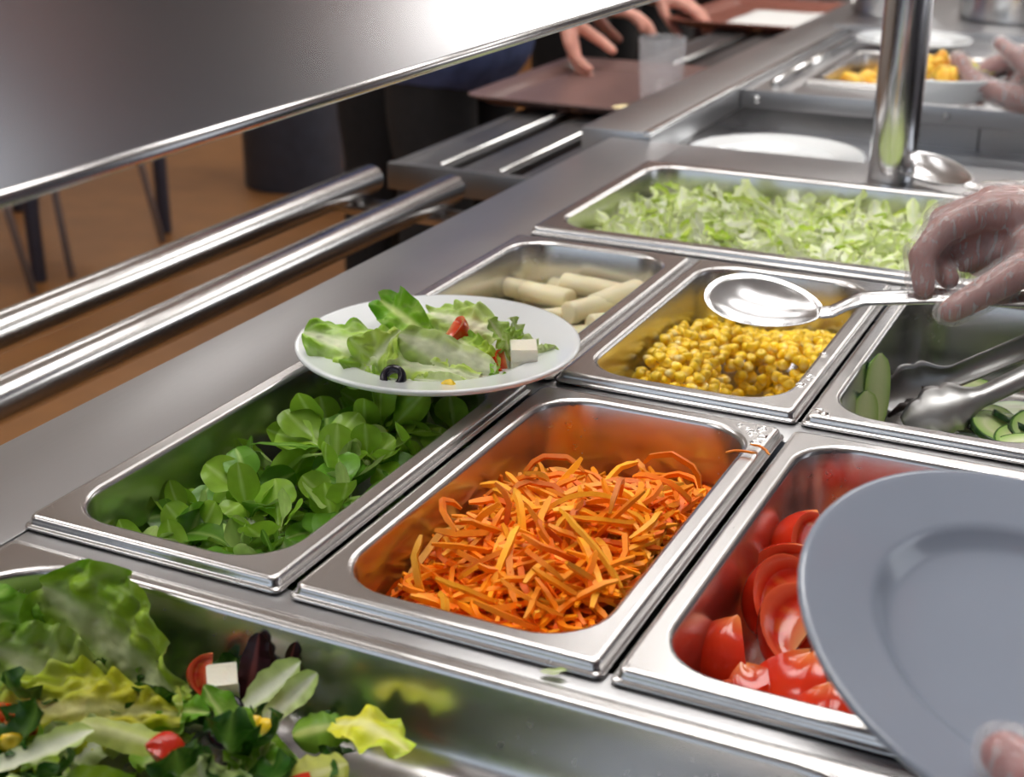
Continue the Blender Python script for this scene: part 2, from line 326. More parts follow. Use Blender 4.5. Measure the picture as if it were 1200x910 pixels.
def hot_counter():
    o = thing('hot_counter', 'stainless steel hot food counter with a sunken plate shelf and slatted tray slide', 'counter')
    m = MB(); mmbox(m, -142, -46, 1166, 3400, -28, 8, 4); m.obj('ledge', 'steel_top', o, auto=30)
    m = MB(); mmbox(m, -54, -45, 1160, 3400, 4, 10, 2); m.obj('edge_strip', 'steel_bright', o, auto=30)
    m = MB(); mmbox(m, -50, -46, 1166, 1556, -64, -28); m.obj('shelf_side', 'steel_panel', o, False)
    m = MB(); mmbox(m, -46, 620, 1166, 1557, -64, -58); m.obj('plate_shelf', 'steel_top', o, False)
    m = MB(); mmbox(m, -46, 300, 1557, 1561, -58, -24); mmbox(m, 303, 620, 1557, 1561, -58, -24); m.obj('shelf_back', 'steel_panel', o, False)
    m = MB(); mmbox(m, -50, 620, 1562, 1565, -64, -24); m.obj('backing_sheet', 'steel_dark', o, False)
    m = MB(); mmbox(m, -45, 620, 1552, 1566, -24, 2, 2); m.obj('well_rim', 'steel_top', o, auto=30)
    for u in (-22, 255, 500):
        m = MB(); m.lathe([(0, -.0022), (.004, -.0018), (.006, 0), (.006, .002)], n=12); s = m.obj('screw', 'steel_bright', o); s.location = W(u, 1551.5, -12); s.rotation_euler = (-PI/2, 0, 0)
    # top with the food well
    m = MB(); mmbox(m, -45, 22, 1566, 2230, -20, 0, 1); mmbox(m, 22, 620, 1566, 1640, -20, 0, 1); mmbox(m, 570, 620, 1640, 2230, -20, 0, 1); mmbox(m, 22, 570, 1985, 2230, -20, 0, 1)
    m.obj('top', 'steel_top', o, auto=30)
    for u in (-8,):
        m = MB(); m.tube([W(u, 1600, 5), W(u, 2160, 5)], .008, 12); m.obj('guide_bar', 'steel_bright', o)
    m = MB(); mmbox(m, -75, 620, 2230, 3400, -20, 14, 3); m.obj('hob_top', 'steel_top', o, auto=30)
    m = MB(); mmbox(m, -128, -120, 1170, 3400, -800, -28.5); mmbox(m, 606, 612, 1170, 3400, -800, -92.5); m.obj('side_panel', 'steel_dark', o, False)
    m = MB(); mmbox(m, -100, 580, 1180, 3380, -899, -800); m.obj('plinth', 'black_rubber', o, False)
    # slatted tray slide
    m = MB(); mmbox(m, -395, -128, 1100, 1114, -88, -52, 2); mmbox(m, -395, -381, 1114, 3400, -88, -54, 2); m.obj('slide_frame', 'steel_dark', o, auto=30)
    for u in (-350, -262, -174):
        m = MB(); mmbox(m, u-34, u+34, 1112, 3400, -70, -55, 3); s = m.obj('slide_slat', 'steel_dark', o, auto=30)
        m = MB(); m.tube([W(u+27, 1122, -54), W(u+27, 3400, -54)], .0045, 10); m.obj('wear_strip', 'steel_bright', s)
    for v in (1300, 2000, 2700):
        m = MB(); mmbox(m, -381, -128, v-15, v+15, -110, -88, 1); m.obj('slide_bracket', 'steel_dark', o, auto=30)
    return o
hot_counter()
def gantry():
    o = thing('gantry', 'stainless overhead guard panel carried on round posts above the salad bar', 'sneeze guard')
    m = MB(); m.loft([[W(u, v, z) for u, z in ((165.5, 249), (168.5, 249), (106.5, 420), (103.5, 420))] for v in (-760, 1130)], True, True); m.obj('guard_panel', 'steel_panel', o, False)
    m = MB(); m.tube([W(168, -760, 249), W(168, 1130, 249)], .0035, 10); m.obj('panel_hem', 'steel_panel', o)
    for v in (-690, 1092):
        m = MB(); m.tube([W(272, v, 1), W(272, v, 520)], .0262, 40); m.obj('post', 'steel_mirror', o, auto=50)
        m = MB(); mmbox(m, 112, 272, v-12, v+12, 396, 412, 1); m.obj('arm', 'steel_panel', o, auto=30)
    m = MB(); m.tube([W(272, -740, 530), W(272, 1130, 530)], .022, 24); m.obj('top_tube', 'steel_bright', o, auto=50)
    return o
gantry()

# ------------------------------------------------------------------ food pans
def pan(label, u0, v0, wu, lv, depth, rin=38, fl=13, lip=8, opening=None, group='food pans set into the counters'):
    """gastronorm pan: rolled lip, flat rim, rounded opening, tapered walls"""
    o = thing('food_pan', label, 'food pan', group, W(u0, v0, 0))
    u1, v1 = wu, lv
    def L(i, r, z): return [(x*.001, y*.001, zz*.001) for x, y, zz in rrect(i, u1-i, i, v1-i, r, z, 8)]
    q = lip/8
    loops = [L(2.2, 3.5, 0.1*q), L(0.2, 5, 0.2*q), L(0, 5, 1.0*q), L(0.4, 5, 1.9*q), L(1.6, 5, 2.3*q), L(2.3, 5, 3.2*q), L(2.6, 5, 5.0*q), L(3.1, 5, 6.6*q), L(4.2, 5, 7.7*q), L(6.2, 5, lip), L(7, 5, lip)]
    m = MB(); m.loft(loops); m.obj('rolled_lip', 'steel_pan', o)
    m = MB(); m.loft([L(7, 5, lip), L(fl, rin, lip)]); m.obj('rim', 'steel_pan', o)
    f = fl; d = depth
    loops = [L(f, rin, lip), L(f+1.6, rin-1, lip-.4), L(f+3.0, rin-2, lip-1.7), L(f+3.8, rin-2.5, lip-4), L(f+5, rin-3, -d*.3), L(f+6.4, rin-4, -d+24), L(f+7.2, rin-4, -d+18), L(f+9.5, rin-5, -d+10), L(f+14, rin-8, -d+4), L(f+20, rin-12, -d+.9), L(f+28, rin-18, -d)]
    m = MB(); m.loft(loops, cap1=True); m.obj('basin', 'steel_pan', o)
    return o
P1 = pan('steel pan holding dark green lamb lettuce under the salad plate', 0, 0, 177.5, 325, 68)
P2 = pan('steel pan holding orange carrot shreds', PU, 0, 180, 325, 68)
P3 = pan('steel pan holding red tomato wedges', 2*PU, 0, 176, 325, 68)
P4 = pan('steel pan holding cream asparagus pieces', 0, ROW2, 181, 325, 68)
P5 = pan('steel pan holding yellow corn kernels', PU, ROW2, 180.5, 325, 68)
P6 = pan('steel pan holding cucumber slices and tongs', 2*PU, ROW2, 176, 325, 68)
P7 = pan('wide steel pan heaped with shredded pale lettuce', 0, ROW3, 540, 328, 66, rin=42, fl=16)
P8 = pan('wide shallow steel pan with leafy mixed salad', 6, -352, 530, 340, 52, rin=62, fl=9, lip=1.2)
P9 = pan('steel pan of fried potato pieces on the hot counter', 24, 1642, 320, 340, 66, rin=40)

# ------------------------------------------------------------------ food shapes
def noise3(p): return noise.noise(p)
def leaf_mesh(name, mat, L, Wd, shape='romaine', bend=0.3, cup=0.3, ruffle=0.12, rfreq=5, crumple=0.05, rib=0.18, cr=(1, 1, 1), cm=(0, 1, 0), ce=(0, 1, 0), seed=0, nx=16, ny=8, twist=0.0, pucker=0.0, cell=8.0):
    """one leaf or torn piece of leaf, lengths in mm, x from stalk to tip"""
    r = random.Random(seed); ph = r.uniform(0, 6.28); off = Vector((r.uniform(0, 50), r.uniform(0, 50), r.uniform(0, 50)))
    vs, cs = [], []; px, pz, ang = 0.0, 0.0, 0.0
    tot = 2*ny+1
    for i in range(nx+1):
        s = i/nx
        if shape == 'romaine': w = (0.28+0.72*sstep(0.05, 0.62, s))*math.sqrt(max(0.03, 1-max(0, (s-0.62)/0.38)**2.4))
        elif shape == 'spoon': w = 0.14+0.03*s+0.86*sstep(0.22, 0.58, s); w *= math.sqrt(max(0.015, 1-max(0, (s-0.58)/0.42)**2.3))
        elif shape == 'torn': w = (0.75+0.35*noise3(off+Vector((s*2.2, 0, 0))))*math.sqrt(max(0.05, 1-abs(2*s-1)**4))
        else: w = math.sqrt(max(0.05, 1-abs(2*s-1)**3))
        w *= Wd
        if i: ang = bend*(s-0.15); px += L/nx*math.cos(ang); pz += L/nx*math.sin(ang)
        tw = twist*s
        for j in range(tot):
            t = j/ny-1; e = abs(t)
            rag = 1+0.10*noise3(off+Vector((s*9, t*0.7, 3)))*(1 if e > 0.9 else 0)*(shape != 'spoon')
            y = t*w*rag
            z = cup*w*e**1.8*(1 if cup > 0 else 1)
            z += ruffle*Wd*e**1.6*math.sin(rfreq*2*PI*s+ph+(0.9 if t > 0 else 0))*min(1, s*3)
            z += crumple*Wd*2.2*noise3(off+Vector((s*L/14, t*w/14, 0)))*min(1, 0.25+e)
            z += crumple*Wd*0.9*noise3(off*1.7+Vector((s*L/6, t*w/6, 5)))*min(1, 0.2+e)
            pk = 0.0
            if pucker:
                pn = abs(noise3(off+Vector((s*L/cell, t*w/cell, 11))))*2.2; pk = min(1, pn)*sstep(rib*.4, rib+.25, e); z += pucker*pk
                z += pucker*.5*abs(noise3(off+Vector((s*L/cell*2.1, t*w/cell*2.1, 17))))
            y2 = y*math.cos(tw)-z*math.sin(tw); z2 = y*math.sin(tw)+z*math.cos(tw)
            dx = -math.sin(ang)*z2; dz = math.cos(ang)*z2
            vs.append(((px+dx)*.001, y2*.001, (pz+dz)*.001))
            rb = rib*(1-s*0.75)
            q = sstep(rb*0.6, rb*1.6+0.12, e); g = min(1, max(0, 0.75*sstep(0.25, 1, s)+0.35*e**2-0.1+0.25*noise3(off+Vector((s*5, t*3, 9)))))
            c = lerp(cr, lerp(cm, ce, g), q)
            if pucker: c = lerp(lerp(c, cr, .45), c, min(1, .25+pk*1.6))
            k = 1+0.16*noise3(off+Vector((s*L/5, t*w/5, 2))); cs.append(tuple(min(1, max(0, x*k)) for x in c))
    fs = [(i*tot+j, (i+1)*tot+j, (i+1)*tot+j+1, i*tot+j+1) for i in range(nx) for j in range(tot-1)]
    m = MB(); m.add(vs, fs, cs); return m.mesh(name, mat)
GR = dict(white=srgb(238, 243, 222), pale=srgb(206, 220, 150), lime=srgb(150, 190, 50), green=srgb(98, 158, 30), deep=srgb(50, 108, 22), dark=srgb(30, 70, 24), yellow=srgb(214, 208, 60), mach=srgb(152, 192, 60), machd=srgb(104, 156, 44), machp=srgb(196, 222, 134), purple=srgb(52, 20, 30))
def put(o, mtx): o.matrix_world = mtx; return o
def rot_random(r, tilt=0.6):
    return Matrix.Rotation(r.uniform(0, 2*PI), 4, 'Z') @ Matrix.Rotation(r.gauss(0, tilt), 4, 'X') @ Matrix.Rotation(r.gauss(0, tilt), 4, 'Y')

# carrots -------------------------------------------------------------
def shred_verts(r, L, wd, th, curl, seg=5):
    """curved square-section strip, mm -> m"""
    pts = []; d = Vector((1, 0, 0)); p = Vector((-L/2, 0, 0)); k1, k2 = r.gauss(0, curl), r.gauss(0, curl*0.6)
    loops = []
    for i in range(seg+1):
        a1 = k1*(i/seg-.5)+0.10*r.gauss(0, curl); a2 = k2*(i/seg-.5)
        d = Vector((math.cos(a1)*math.cos(a2), math.sin(a1), math.sin(a2)*math.cos(a1))); side = Vector((-d.y, d.x, 0)).normalized(); up = d.cross(side)
        tp = 0.55 if i in (0, seg) else 1
        loops.append([(p+side*(sx*wd*tp)+up*(sz*th*tp))*.001 for sx, sz in ((-.5, -.5), (.5, -.5), (.5, .5), (-.5, .5))])
        p = p+d*L/seg
    return loops
CAR = [srgb(255, 160, 20), srgb(252, 142, 10), srgb(255, 176, 40), srgb(248, 128, 8), srgb(236, 112, 8)]
def carrot_h(u, v):
    z = -47 + 46*math.exp(-((u-282)/86)**2-((v-130)/125)**2) + 18*math.exp(-((u-336)/34)**2-((v-170)/120)**2) + 6*noise3(Vector((u/28, v/28, 0)))
    return z-14*sstep(235, 300, v)*sstep(300, 230, u)
def inside(u, v, u0, v0, wu, lv, mg, rr=38):
    x, y = u-u0, v-v0
    if x < mg or x > wu-mg or y < mg or y > lv-mg: return False
    cx, cy = min(x, wu-x)-mg, min(y, lv-y)-mg
    if cx < rr and cy < rr and math.hypot(rr-cx, rr-cy) > rr: return False
    return True
def clampv(p, u0, v0, wu, lv, lo=-66):
    """keep a vertex inside the basin of a pan"""
    z = max(lo, (p.z-CT)*1000); mg = 19.5 + 6*max(0, -z)/66 + (8 if z < -50 else 0)
    return Vector((min(max(p.x, (u0+mg)*.001), (u0+wu-mg)*.001), min(max(p.y, (v0+mg)*.001), (v0+lv-mg)*.001), CT+z*.001))
def fits(me, mt, u0, v0, wu, lv):
    return all((clampv(mt @ v.co, u0, v0, wu, lv)-(mt @ v.co)).length < 1e-6 for v in me.vertices if (mt @ v.co).z < CT+.008)
def carrots():
    r = random.Random(3); meshes = []
    for k in range(16):
        m = MB(); c = CAR[k % 5]; c2 = lerp(c, CAR[2], .4)
        lp = shred_verts(r, r.uniform(32, 64), r.uniform(2.9, 4.1), r.uniform(2.2, 3.1), r.choice((.6, 1.2, 2.0)), 7)
        m.loft(lp, True, True, cols=[lerp(c, c2, abs(i-3.5)/3.5)+() for i in range(8) for _ in range(4)]); meshes.append(m.mesh('carrot_shred', 'carrot', auto=45))
    def spot(mg):
        while True:
            u, v = r.uniform(PU+12, PU+164), r.uniform(14, 300)
            if inside(u, v, PU, 0, 176, 325, mg): return u, v
    base = MB()
    for k in range(1500):
        u, v = spot(26); z = carrot_h(u, v)-r.uniform(1, 16)
        if z < -60: z = -60
        mt = Matrix.Translation(W(u, v, z)) @ rot_random(r, 0.32)
        c = r.choice(CAR); lp = shred_verts(r, r.uniform(24, 48), r.uniform(2.8, 3.9), 2.5, r.choice((.4, .8, 1.2)), 4)
        base.loft([[clampv(mt @ Vector(p), PU, 0, 176, 325) for p in l] for l in lp], True, True, cols=[c]*20)
    tag(base.obj('shredded_carrot', 'carrot', auto=45), 'heap of orange carrot shreds filling the carrot pan', 'carrot', kind='stuff')
    n = 0
    while n < 295:
        u, v = spot(30); h = carrot_h(u, v)
        if r.random() > 0.35+0.65*sstep(-55, -15, h): continue
        st = r.random() < 0.07
        me = meshes[r.randrange(16)]; mt = Matrix.Translation(W(u, v, h+r.uniform(-1, 5)+(9 if st else 0))) @ rot_random(r, 0.8 if st else 0.36)
        if not fits(me, mt, PU, 0, 176, 325): continue
        o = link('carrot_shred', me); o.matrix_world = mt
        tag(o, 'single thin orange carrot shred on top of the carrot heap', 'carrot', 'carrot shreds on the heap'); n += 1
    # strays on the rim between the carrot and tomato pans
    for u, v, a in ((351, 264, 20), (360, 274, -35)):
        o = link('carrot_shred', meshes[3]); o.matrix_world = Matrix.Translation(W(u, v, 10.5)) @ Matrix.Rotation(math.radians(a), 4, 'Z') @ Matrix.Scale(0.38, 4)
        tag(o, 'short stray carrot shred lying on the rim beside the tomato pan', 'carrot', 'stray carrot shreds on the rim')
carrots()

# corn ----------------------------------------------------------------
def kernel_mesh(seed, mat='corn'):
    r = random.Random(seed); m = MB(); loops, cols = [], []
    a, b, hh = r.uniform(4.9, 5.8), r.uniform(3.4, 4.4), r.uniform(8.2, 10.2)
    for k, (t, s) in enumerate(((0, .30), (.06, .46), (.22, .70), (.45, .92), (.68, 1), (.85, .92), (.95, .70), (.97, .45), (.90, .15))):
        loops.append([(a*s*math.cos(2*PI*j/9)*.001, b*s*math.sin(2*PI*j/9)*(1+.12*math.cos(3*2*PI*j/9+seed))*.001, (t-.5)*hh*.001) for j in range(9)])
        c = lerp(srgb(255, 234, 160), srgb(255, 212, 44), sstep(0, .35, t)); c = lerp(c, srgb(255, 226, 100), sstep(.85, 1, t)*.7); cols += [c]*9
    m.loft(loops, True, True, cols=cols); return m.mesh('corn_kernel', mat)
KER = [kernel_mesh(k) for k in range(9)]
def corn_h(u, v):
    x, y = u-PU, v-ROW2
    z = -64 + 40*math.exp(-((x-30)/70)**2-((y-205)/100)**2) + 30*math.exp(-((x-60)/50)**2-((y-110)/60)**2) + 30*math.exp(-((x-135)/50)**2-((y-250)/80)**2)
    z += 18*math.exp(-((x-150)/26)**2-((y-190)/40)**2)
    z -= 46*math.exp(-((x-106)/24)**2-((y-158)/30)**2)
    return max(-64, z)
def corn():
    r = random.Random(11); n = 0
    placed = []
    tries = 0
    while n < 296 and tries < 60000:
        tries += 1
        u, v = r.uniform(PU+22, PU+156), r.uniform(ROW2+70, ROW2+300)
        if not inside(u, v, PU, ROW2, 176, 325, 24): continue
        h = corn_h(u, v)
        if h < -61.5 and r.random() > .12: continue
        z = max(-62, h)
        if any((u-a)**2+(v-b)**2 < 56 and abs(z-c) < 7 for a, b, c in placed): 
            if r.random() > 0.03: continue
            z += 5
        placed.append((u, v, z))
        o = link('corn_kernel', KER[r.randrange(9)]); o.matrix_world = Matrix.Translation(W(u, v, z+1.5)) @ Matrix.Rotation(r.uniform(0, 6.28), 4, 'Z') @ Matrix.Rotation(r.gauss(1.2, .5), 4, 'X')
        tag(o, 'yellow sweetcorn kernel lying in the corn pan', 'corn kernel', 'corn kernels in the corn pan'); n += 1
    base = MB(); src = KER[0]
    kv = [v.co.copy() for v in src.vertices]; kf = [tuple(p.vertices) for p in src.polygons]; kc = [tuple(c.color[:3]) for c in src.color_attributes['Col'].data]
    for k in range(650):
        u, v = r.uniform(PU+22, PU+156), r.uniform(ROW2+30, ROW2+302)
        if not inside(u, v, PU, ROW2, 176, 325, 26): continue
        h = corn_h(u, v)-6
        if h < -58: continue
        z = r.uniform(max(-62, h-14), h)
        mt = Matrix.Translation(W(u, v, z)) @ rot_random(r, 1.0)
        base.add([mt @ x for x in kv], kf, kc)
    tag(base.obj('sweetcorn', 'corn'), 'lower layer of sweetcorn beneath the top kernels', 'corn', kind='stuff')
corn()

# lamb's lettuce --------------------------------------------------------
def lamb_lettuce():
    r = random.Random(21); LM = []
    for k in range(14):
        c = (GR['mach'], GR['machd'], GR['mach'], GR['machp'])[k % 4]
        LM.append(leaf_mesh('leaf', 'mache', r.uniform(34, 54), r.uniform(10.5, 15.5), 'spoon', r.uniform(-1.3, .9), r.uniform(-.15, .45), .05, 2, .06, .07, lerp(GR['machp'], c, .35), c, lerp(c, GR['machd'], .25), k+5, 18, 5, r.gauss(0, .3)))
    stem = MB(); stem.tube([(0, 0, -.012), (0, 0, -.004), (0, 0, .004)], [.0022, .003, .0016], 8); stem.c = [GR['pale']]*len(stem.v); SM = stem.mesh('stalk', 'mache')
    def sprig(u, v, z, n, tilt, az, size=1.0, spread=(0.2, 1.0), label='smaller dark green lamb lettuce sprig with spoon shaped leaves in its pan'):
        o = thing('lamb_lettuce_sprig', label, 'lettuce', 'lamb lettuce sprigs in the pan')
        o.matrix_world = Matrix.Translation(W(u, v, z)) @ Matrix.Rotation(az, 4, 'Z') @ Matrix.Rotation(tilt, 4, 'X')
        s = link('stalk', SM, o)
        for k in range(n):
            c = link('leaf', LM[r.randrange(14)], o); el = r.uniform(*spread); a = 2*PI*k/n+r.uniform(-.35, .35)
            c.matrix_local = Matrix.Rotation(a, 4, 'Z') @ Matrix.Rotation(-el, 4, 'Y') @ Matrix.Scale(size*r.uniform(.72, 1.05), 4)
    n = 0
    while n < 44:
        u, v = r.uniform(28, 152), r.uniform(22, 305)
        if not inside(u, v, 0, 0, 176, 325, 30): continue
        lay = r.random()
        h = -50+30*sstep(0, 170, v)*math.exp(-((u-104)/66)**2)+9*noise3(Vector((u/20, v/20, 4)))
        sprig(u, v, h if n > 12 else -54, r.choice((5, 6, 7)), r.gauss(0, .5), r.uniform(0, 6.28), r.uniform(.75, 1.0)); n += 1
    # the large sprig in the middle and smaller ones around it
    sprig(84, 196, -12, 8, .15, .4, 1.15, (.0, .5), 'largest lamb lettuce sprig spread open on top in its pan'); sprig(66, 128, -24, 6, .5, 1.2, .95, (.1, .8)); sprig(102, 110, -30, 6, -.3, 2.0, 1.0, (.2, .9)); sprig(52, 92, -40, 5, .4, .3, .9, (.3, .9)); sprig(128, 140, -22, 6, -.3, 4.0, 1.05, (.1, .7)); sprig(118, 205, -20, 6, .2, 5.0, 1.0, (.1, .7)); sprig(92, 84, -38, 6, .3, 3.1, 1.0, (.2, .9))
lamb_lettuce()

# shredded iceberg --------------------------------------------------------
def iceberg():
    r = random.Random(31); IM = []
    pal = [(srgb(244, 246, 232), srgb(242, 245, 226), srgb(226, 236, 180)), (GR['white'], srgb(236, 243, 196), srgb(214, 232, 130)), (srgb(244, 248, 232), srgb(232, 242, 190), srgb(196, 222, 96)), (GR['white'], srgb(242, 246, 220), srgb(226, 238, 164)), (srgb(248, 250, 240), srgb(244, 247, 230), srgb(236, 242, 204)), (srgb(236, 242, 180), srgb(212, 230, 110), srgb(178, 212, 64))]
    for k in range(18):
        c = pal[k % 6]; IM.append(leaf_mesh('lettuce_shred', 'iceberg', r.uniform(18, 42), r.uniform(4, 9), 'torn', r.gauss(0, 1.3), r.uniform(-.5, .6), .22, r.choice((2, 3)), .16, .3, *c, 40+k, 9, 3, r.gauss(0, .8)))
    def hh(u, v):
        return -16+12*math.exp(-((u-270)/210)**2-((v-ROW3-150)/120)**2)+8*noise3(Vector((u/45, v/45, 1)))-12*sstep(250, 320, v-ROW3)-10*sstep(70, 15, u)
    def spot(mg):
        while True:
            u, v = r.uniform(20, 520), r.uniform(ROW3+16, ROW3+310)
            if inside(u, v, 0, ROW3, 540, 328, mg): return u, v
    base = MB(); dat = []
    for me in IM: dat.append(([v.co.copy() for v in me.vertices], [tuple(p.vertices) for p in me.polygons], [tuple(c.color[:3]) for c in me.color_attributes['Col'].data]))
    for k in range(1900):
        u, v = spot(34); mt = Matrix.Translation(W(u, v, hh(u, v)-r.uniform(2, 16))) @ rot_random(r, .5); a, b, c = dat[r.randrange(18)]
        base.add([mt @ x for x in a], b, c)
    for k in range(500):
        u, v = spot(30); mt = Matrix.Translation(W(u, v, r.uniform(-55, -30))) @ rot_random(r, .4); a, b, c = dat[r.randrange(18)]
        base.add([mt @ x for x in a], b, c)
    tag(base.obj('shredded_lettuce', 'iceberg'), 'bed of shredded pale iceberg lettuce filling the wide pan', 'lettuce', kind='stuff')
    for k in range(290):
        u, v = spot(38); o = link('lettuce_shred', IM[r.randrange(18)]); o.matrix_world = Matrix.Translation(W(u, v, hh(u, v)+r.uniform(-3, 5))) @ rot_random(r, .6)
        tag(o, 'pale curled iceberg lettuce shred on top of the shredded lettuce', 'lettuce', 'iceberg shreds on the heap')
iceberg()

# asparagus ----------------------------------------------------------------
def asparagus():
    r = random.Random(41)
    spots = [(34, 620, -38, 62, 20), (62, 606, -34, 55, -15), (96, 632, -30, 58, 8), (126, 618, -30, 52, 55), (112, 590, -34, 60, 68), (88, 575, -42, 50, 75), (136, 580, -42, 48, 60), (60, 575, -48, 56, 10), (30, 590, -52, 50, -40), (140, 640, -40, 46, 20), (70, 645, -44, 54, -20), (118, 560, -50, 50, 30), (40, 640, -52, 52, 60), (100, 545, -56, 48, -30), (145, 605, -38, 40, -50), (60, 540, -58, 50, 80), (120, 652, -46, 40, 0), (26, 560, -58, 46, 40)]
    for u, v, z, L, a in spots:
        m = MB(); rr = r.uniform(9.5, 11.5); loops, cols = [], []; n = 14; b = r.uniform(-2, 2); ob = r.uniform(-.25, .25)
        for i, (t, s) in enumerate(((0, .72), (.01, .9), (.05, 1), (.3, .98), (.55, 1.02), (.8, .97), (.95, .95), (.99, .86), (1, .68))):
            loops.append([((t-.5)*L*.001+ob*math.cos(2*PI*j/n)*rr*.001*(1 if abs(t-.5) > .44 else .5), (rr*s*math.cos(2*PI*j/n)*(1+.05*math.sin(3*2*PI*j/n))+b*4*(t-.5)**2)*.001, rr*s*math.sin(2*PI*j/n)*.92*.001) for j in range(n)])
            cols += [lerp(srgb(248, 240, 208), srgb(238, 224, 182), .5+.5*noise3(Vector((t*4, j*.7, u)))) for j in range(n)]
        m.loft(loops, True, True, cols=cols); o = m.obj('asparagus_piece', 'pale_veg', auto=60)
        o.matrix_world = Matrix.Translation(W(u, v, z+7)) @ Matrix.Rotation(math.radians(a), 4, 'Z') @ Matrix.Rotation(r.uniform(-.25, .25), 4, 'Y')
        tag(o, 'thick cream white asparagus piece lying in its pan', 'asparagus', 'cut asparagus pieces in the pan')
asparagus()

# tomatoes -----------------------------------------------------------------
def tomato_mesh(seed, R=31, ang=0.75, hgt=0.86):
    r = random.Random(seed); m = MB(); na, nl = 10, 14
    def P(lon, lat, q): 
        rad = R*(1+.05*math.cos(3*lon+seed)+.03*math.sin(2*lat)); x = q*rad*math.cos(lat)*math.cos(lon); y = q*rad*math.cos(lat)*math.sin(lon); z = rad*hgt*math.sin(lat)*(0.55+.45*q); return Vector((x*.001, y*.001, z*.001))
    vs, cs = [], []
    for i in range(na+1):
        for j in range(nl+1):
            lon = -ang+2*ang*i/na; lat = -PI/2*.96+PI*.96*j/nl; vs.append(P(lon, lat, 1)); c = lerp(srgb(206, 30, 16), srgb(226, 66, 26), .5+.5*noise3(vs[-1]*60+Vector((seed, 0, 0)))); cs.append(lerp(c, srgb(232, 140, 70), sstep(.86, 1, j/nl)*.8))
    fs = [(i*(nl+1)+j, (i+1)*(nl+1)+j, (i+1)*(nl+1)+j+1, i*(nl+1)+j+1) for i in range(na) for j in range(nl)]
    m.add(vs, fs, cs)
    nq = 6
    for sgn in (-1, 1):
        vs, cs = [], []
        for k in range(nq+1):
            q = k/nq
            for j in range(nl+1):
                lat = -PI/2*.96+PI*.96*j/nl; p = P(sgn*ang, lat, q)
                gel = sstep(.25, .5, q)*(1-sstep(.72, .86, q))*(1-abs(2*j/nl-1)**4)
                p = p+Vector((math.sin(ang), -sgn*math.cos(ang), 0))*(-.0032*gel*sgn*sgn)*(-1) ; vs.append(p)
                c = lerp(srgb(226, 92, 56), srgb(200, 40, 14), gel); c = lerp(c, srgb(238, 190, 130), (1-sstep(0, .3, q))*.7); c = lerp(c, srgb(226, 150, 60), max(0, noise3(p*420))*gel); cs.append(c)
        fs = [((k)*(nl+1)+j, (k+1)*(nl+1)+j, (k+1)*(nl+1)+j+1, k*(nl+1)+j+1) for k in range(nq) for j in range(nl)]
        if sgn > 0: fs = [f[::-1] for f in fs]
        m.add(vs, fs, cs)
    return m.mesh('tomato_wedge', 'tomato', auto=55)
def tomatoes():
    r = random.Random(51); TM = [tomato_mesh(k, r.uniform(30, 35), r.uniform(.65, 1.0)) for k in range(6)]
    B = 2*PU
    data = [(34+B, 116, -40, 245, 0, 10), (50+B, 156, -26, 160, 70, 0), (40+B, 74, -46, 330, 80, 10), (56+B, 112, -42, 30, -40, 80), (80+B, 92, -38, 250, 0, 10), (98+B, 66, -38, 265, 10, 0), (46+B, 236, -34, 200, 40, 0), (76+B, 156, -26, 340, 0, 40), (102+B, 120, -22, 90, 30, 60), (124+B, 90, -28, 10, 0, 0), (80+B, 205, -32, 60, 20, 20), (110+B, 240, -36, 130, 50, 0), (70+B, 268, -40, 210, 10, 60), (130+B, 180, -26, 270, 0, 20), (130+B, 268, -40, 20, 30, 30), (64+B, 52, -42, 200, 60, 20), (105+B, 165, -40, 45, 10, 0), (42+B, 196, -42, 150, 30, 10), (104+B, 44, -44, 250, 40, 0), (66+B, 128, -24, 120, 60, 40), (52+B, 84, -46, 300, 20, 0), (84+B, 120, -44, 10, 30, 10), (60+B, 176, -46, 90, 0, 30)]
    for k, (u, v, z, a, b, c) in enumerate(data):
        o = link('tomato_wedge', TM[k % 6]); o.matrix_world = Matrix.Translation(W(u, v, z)) @ Matrix.Rotation(math.radians(a), 4, 'Z') @ Matrix.Rotation(math.radians(b), 4, 'X') @ Matrix.Rotation(math.radians(c), 4, 'Y')
        tag(o, 'glossy red tomato wedge lying in the tomato pan', 'tomato', 'tomato wedges in the pan')
tomatoes()

# cucumber -----------------------------------------------------------------
def cucumber_slice(name, label, a, b, t, mtx, group='cucumber slices in the pan', half=False):
    o = thing(name, label, 'cucumber', group); n = 28
    def ring(k, z): return [(a*k*math.cos(PI*j/(n-1) if half else 2*PI*j/n)*.001, b*k*math.sin(PI*j/(n-1) if half else 2*PI*j/n)*.001, z*.001) for j in range(n)]
    m = MB(); cols = []
    seq = [(.02, -t/2), (.35, -t/2), (.6, -t/2), (.93, -t/2), (.93, t/2), (.62, t/2+.1), (.5, t/2-.2), (.3, t/2-.1), (.02, t/2)]
    for k, z in seq: cols += [lerp(srgb(198, 214, 150), srgb(160, 196, 104), sstep(.55, .93, k)) if abs(k-.5) > .06 else srgb(214, 222, 168)]*n
    m.loft([ring(k, z) for k, z in seq], True, True, cols=cols); m.obj('flesh', 'cucumber', o, auto=40)
    m = MB(); m.loft([ring(.93, -t/2), ring(.985, -t/2), ring(1, -t/2+.4), ring(1, t/2-.4), ring(.985, t/2), ring(.93, t/2)], cols=[lerp(srgb(96, 140, 56), srgb(30, 62, 26), q) for q in (.2, .8, 1, 1, .8, .2) for _ in range(n)]); m.obj('peel', 'cucumber', o, auto=40)
    o.matrix_world = mtx; return o
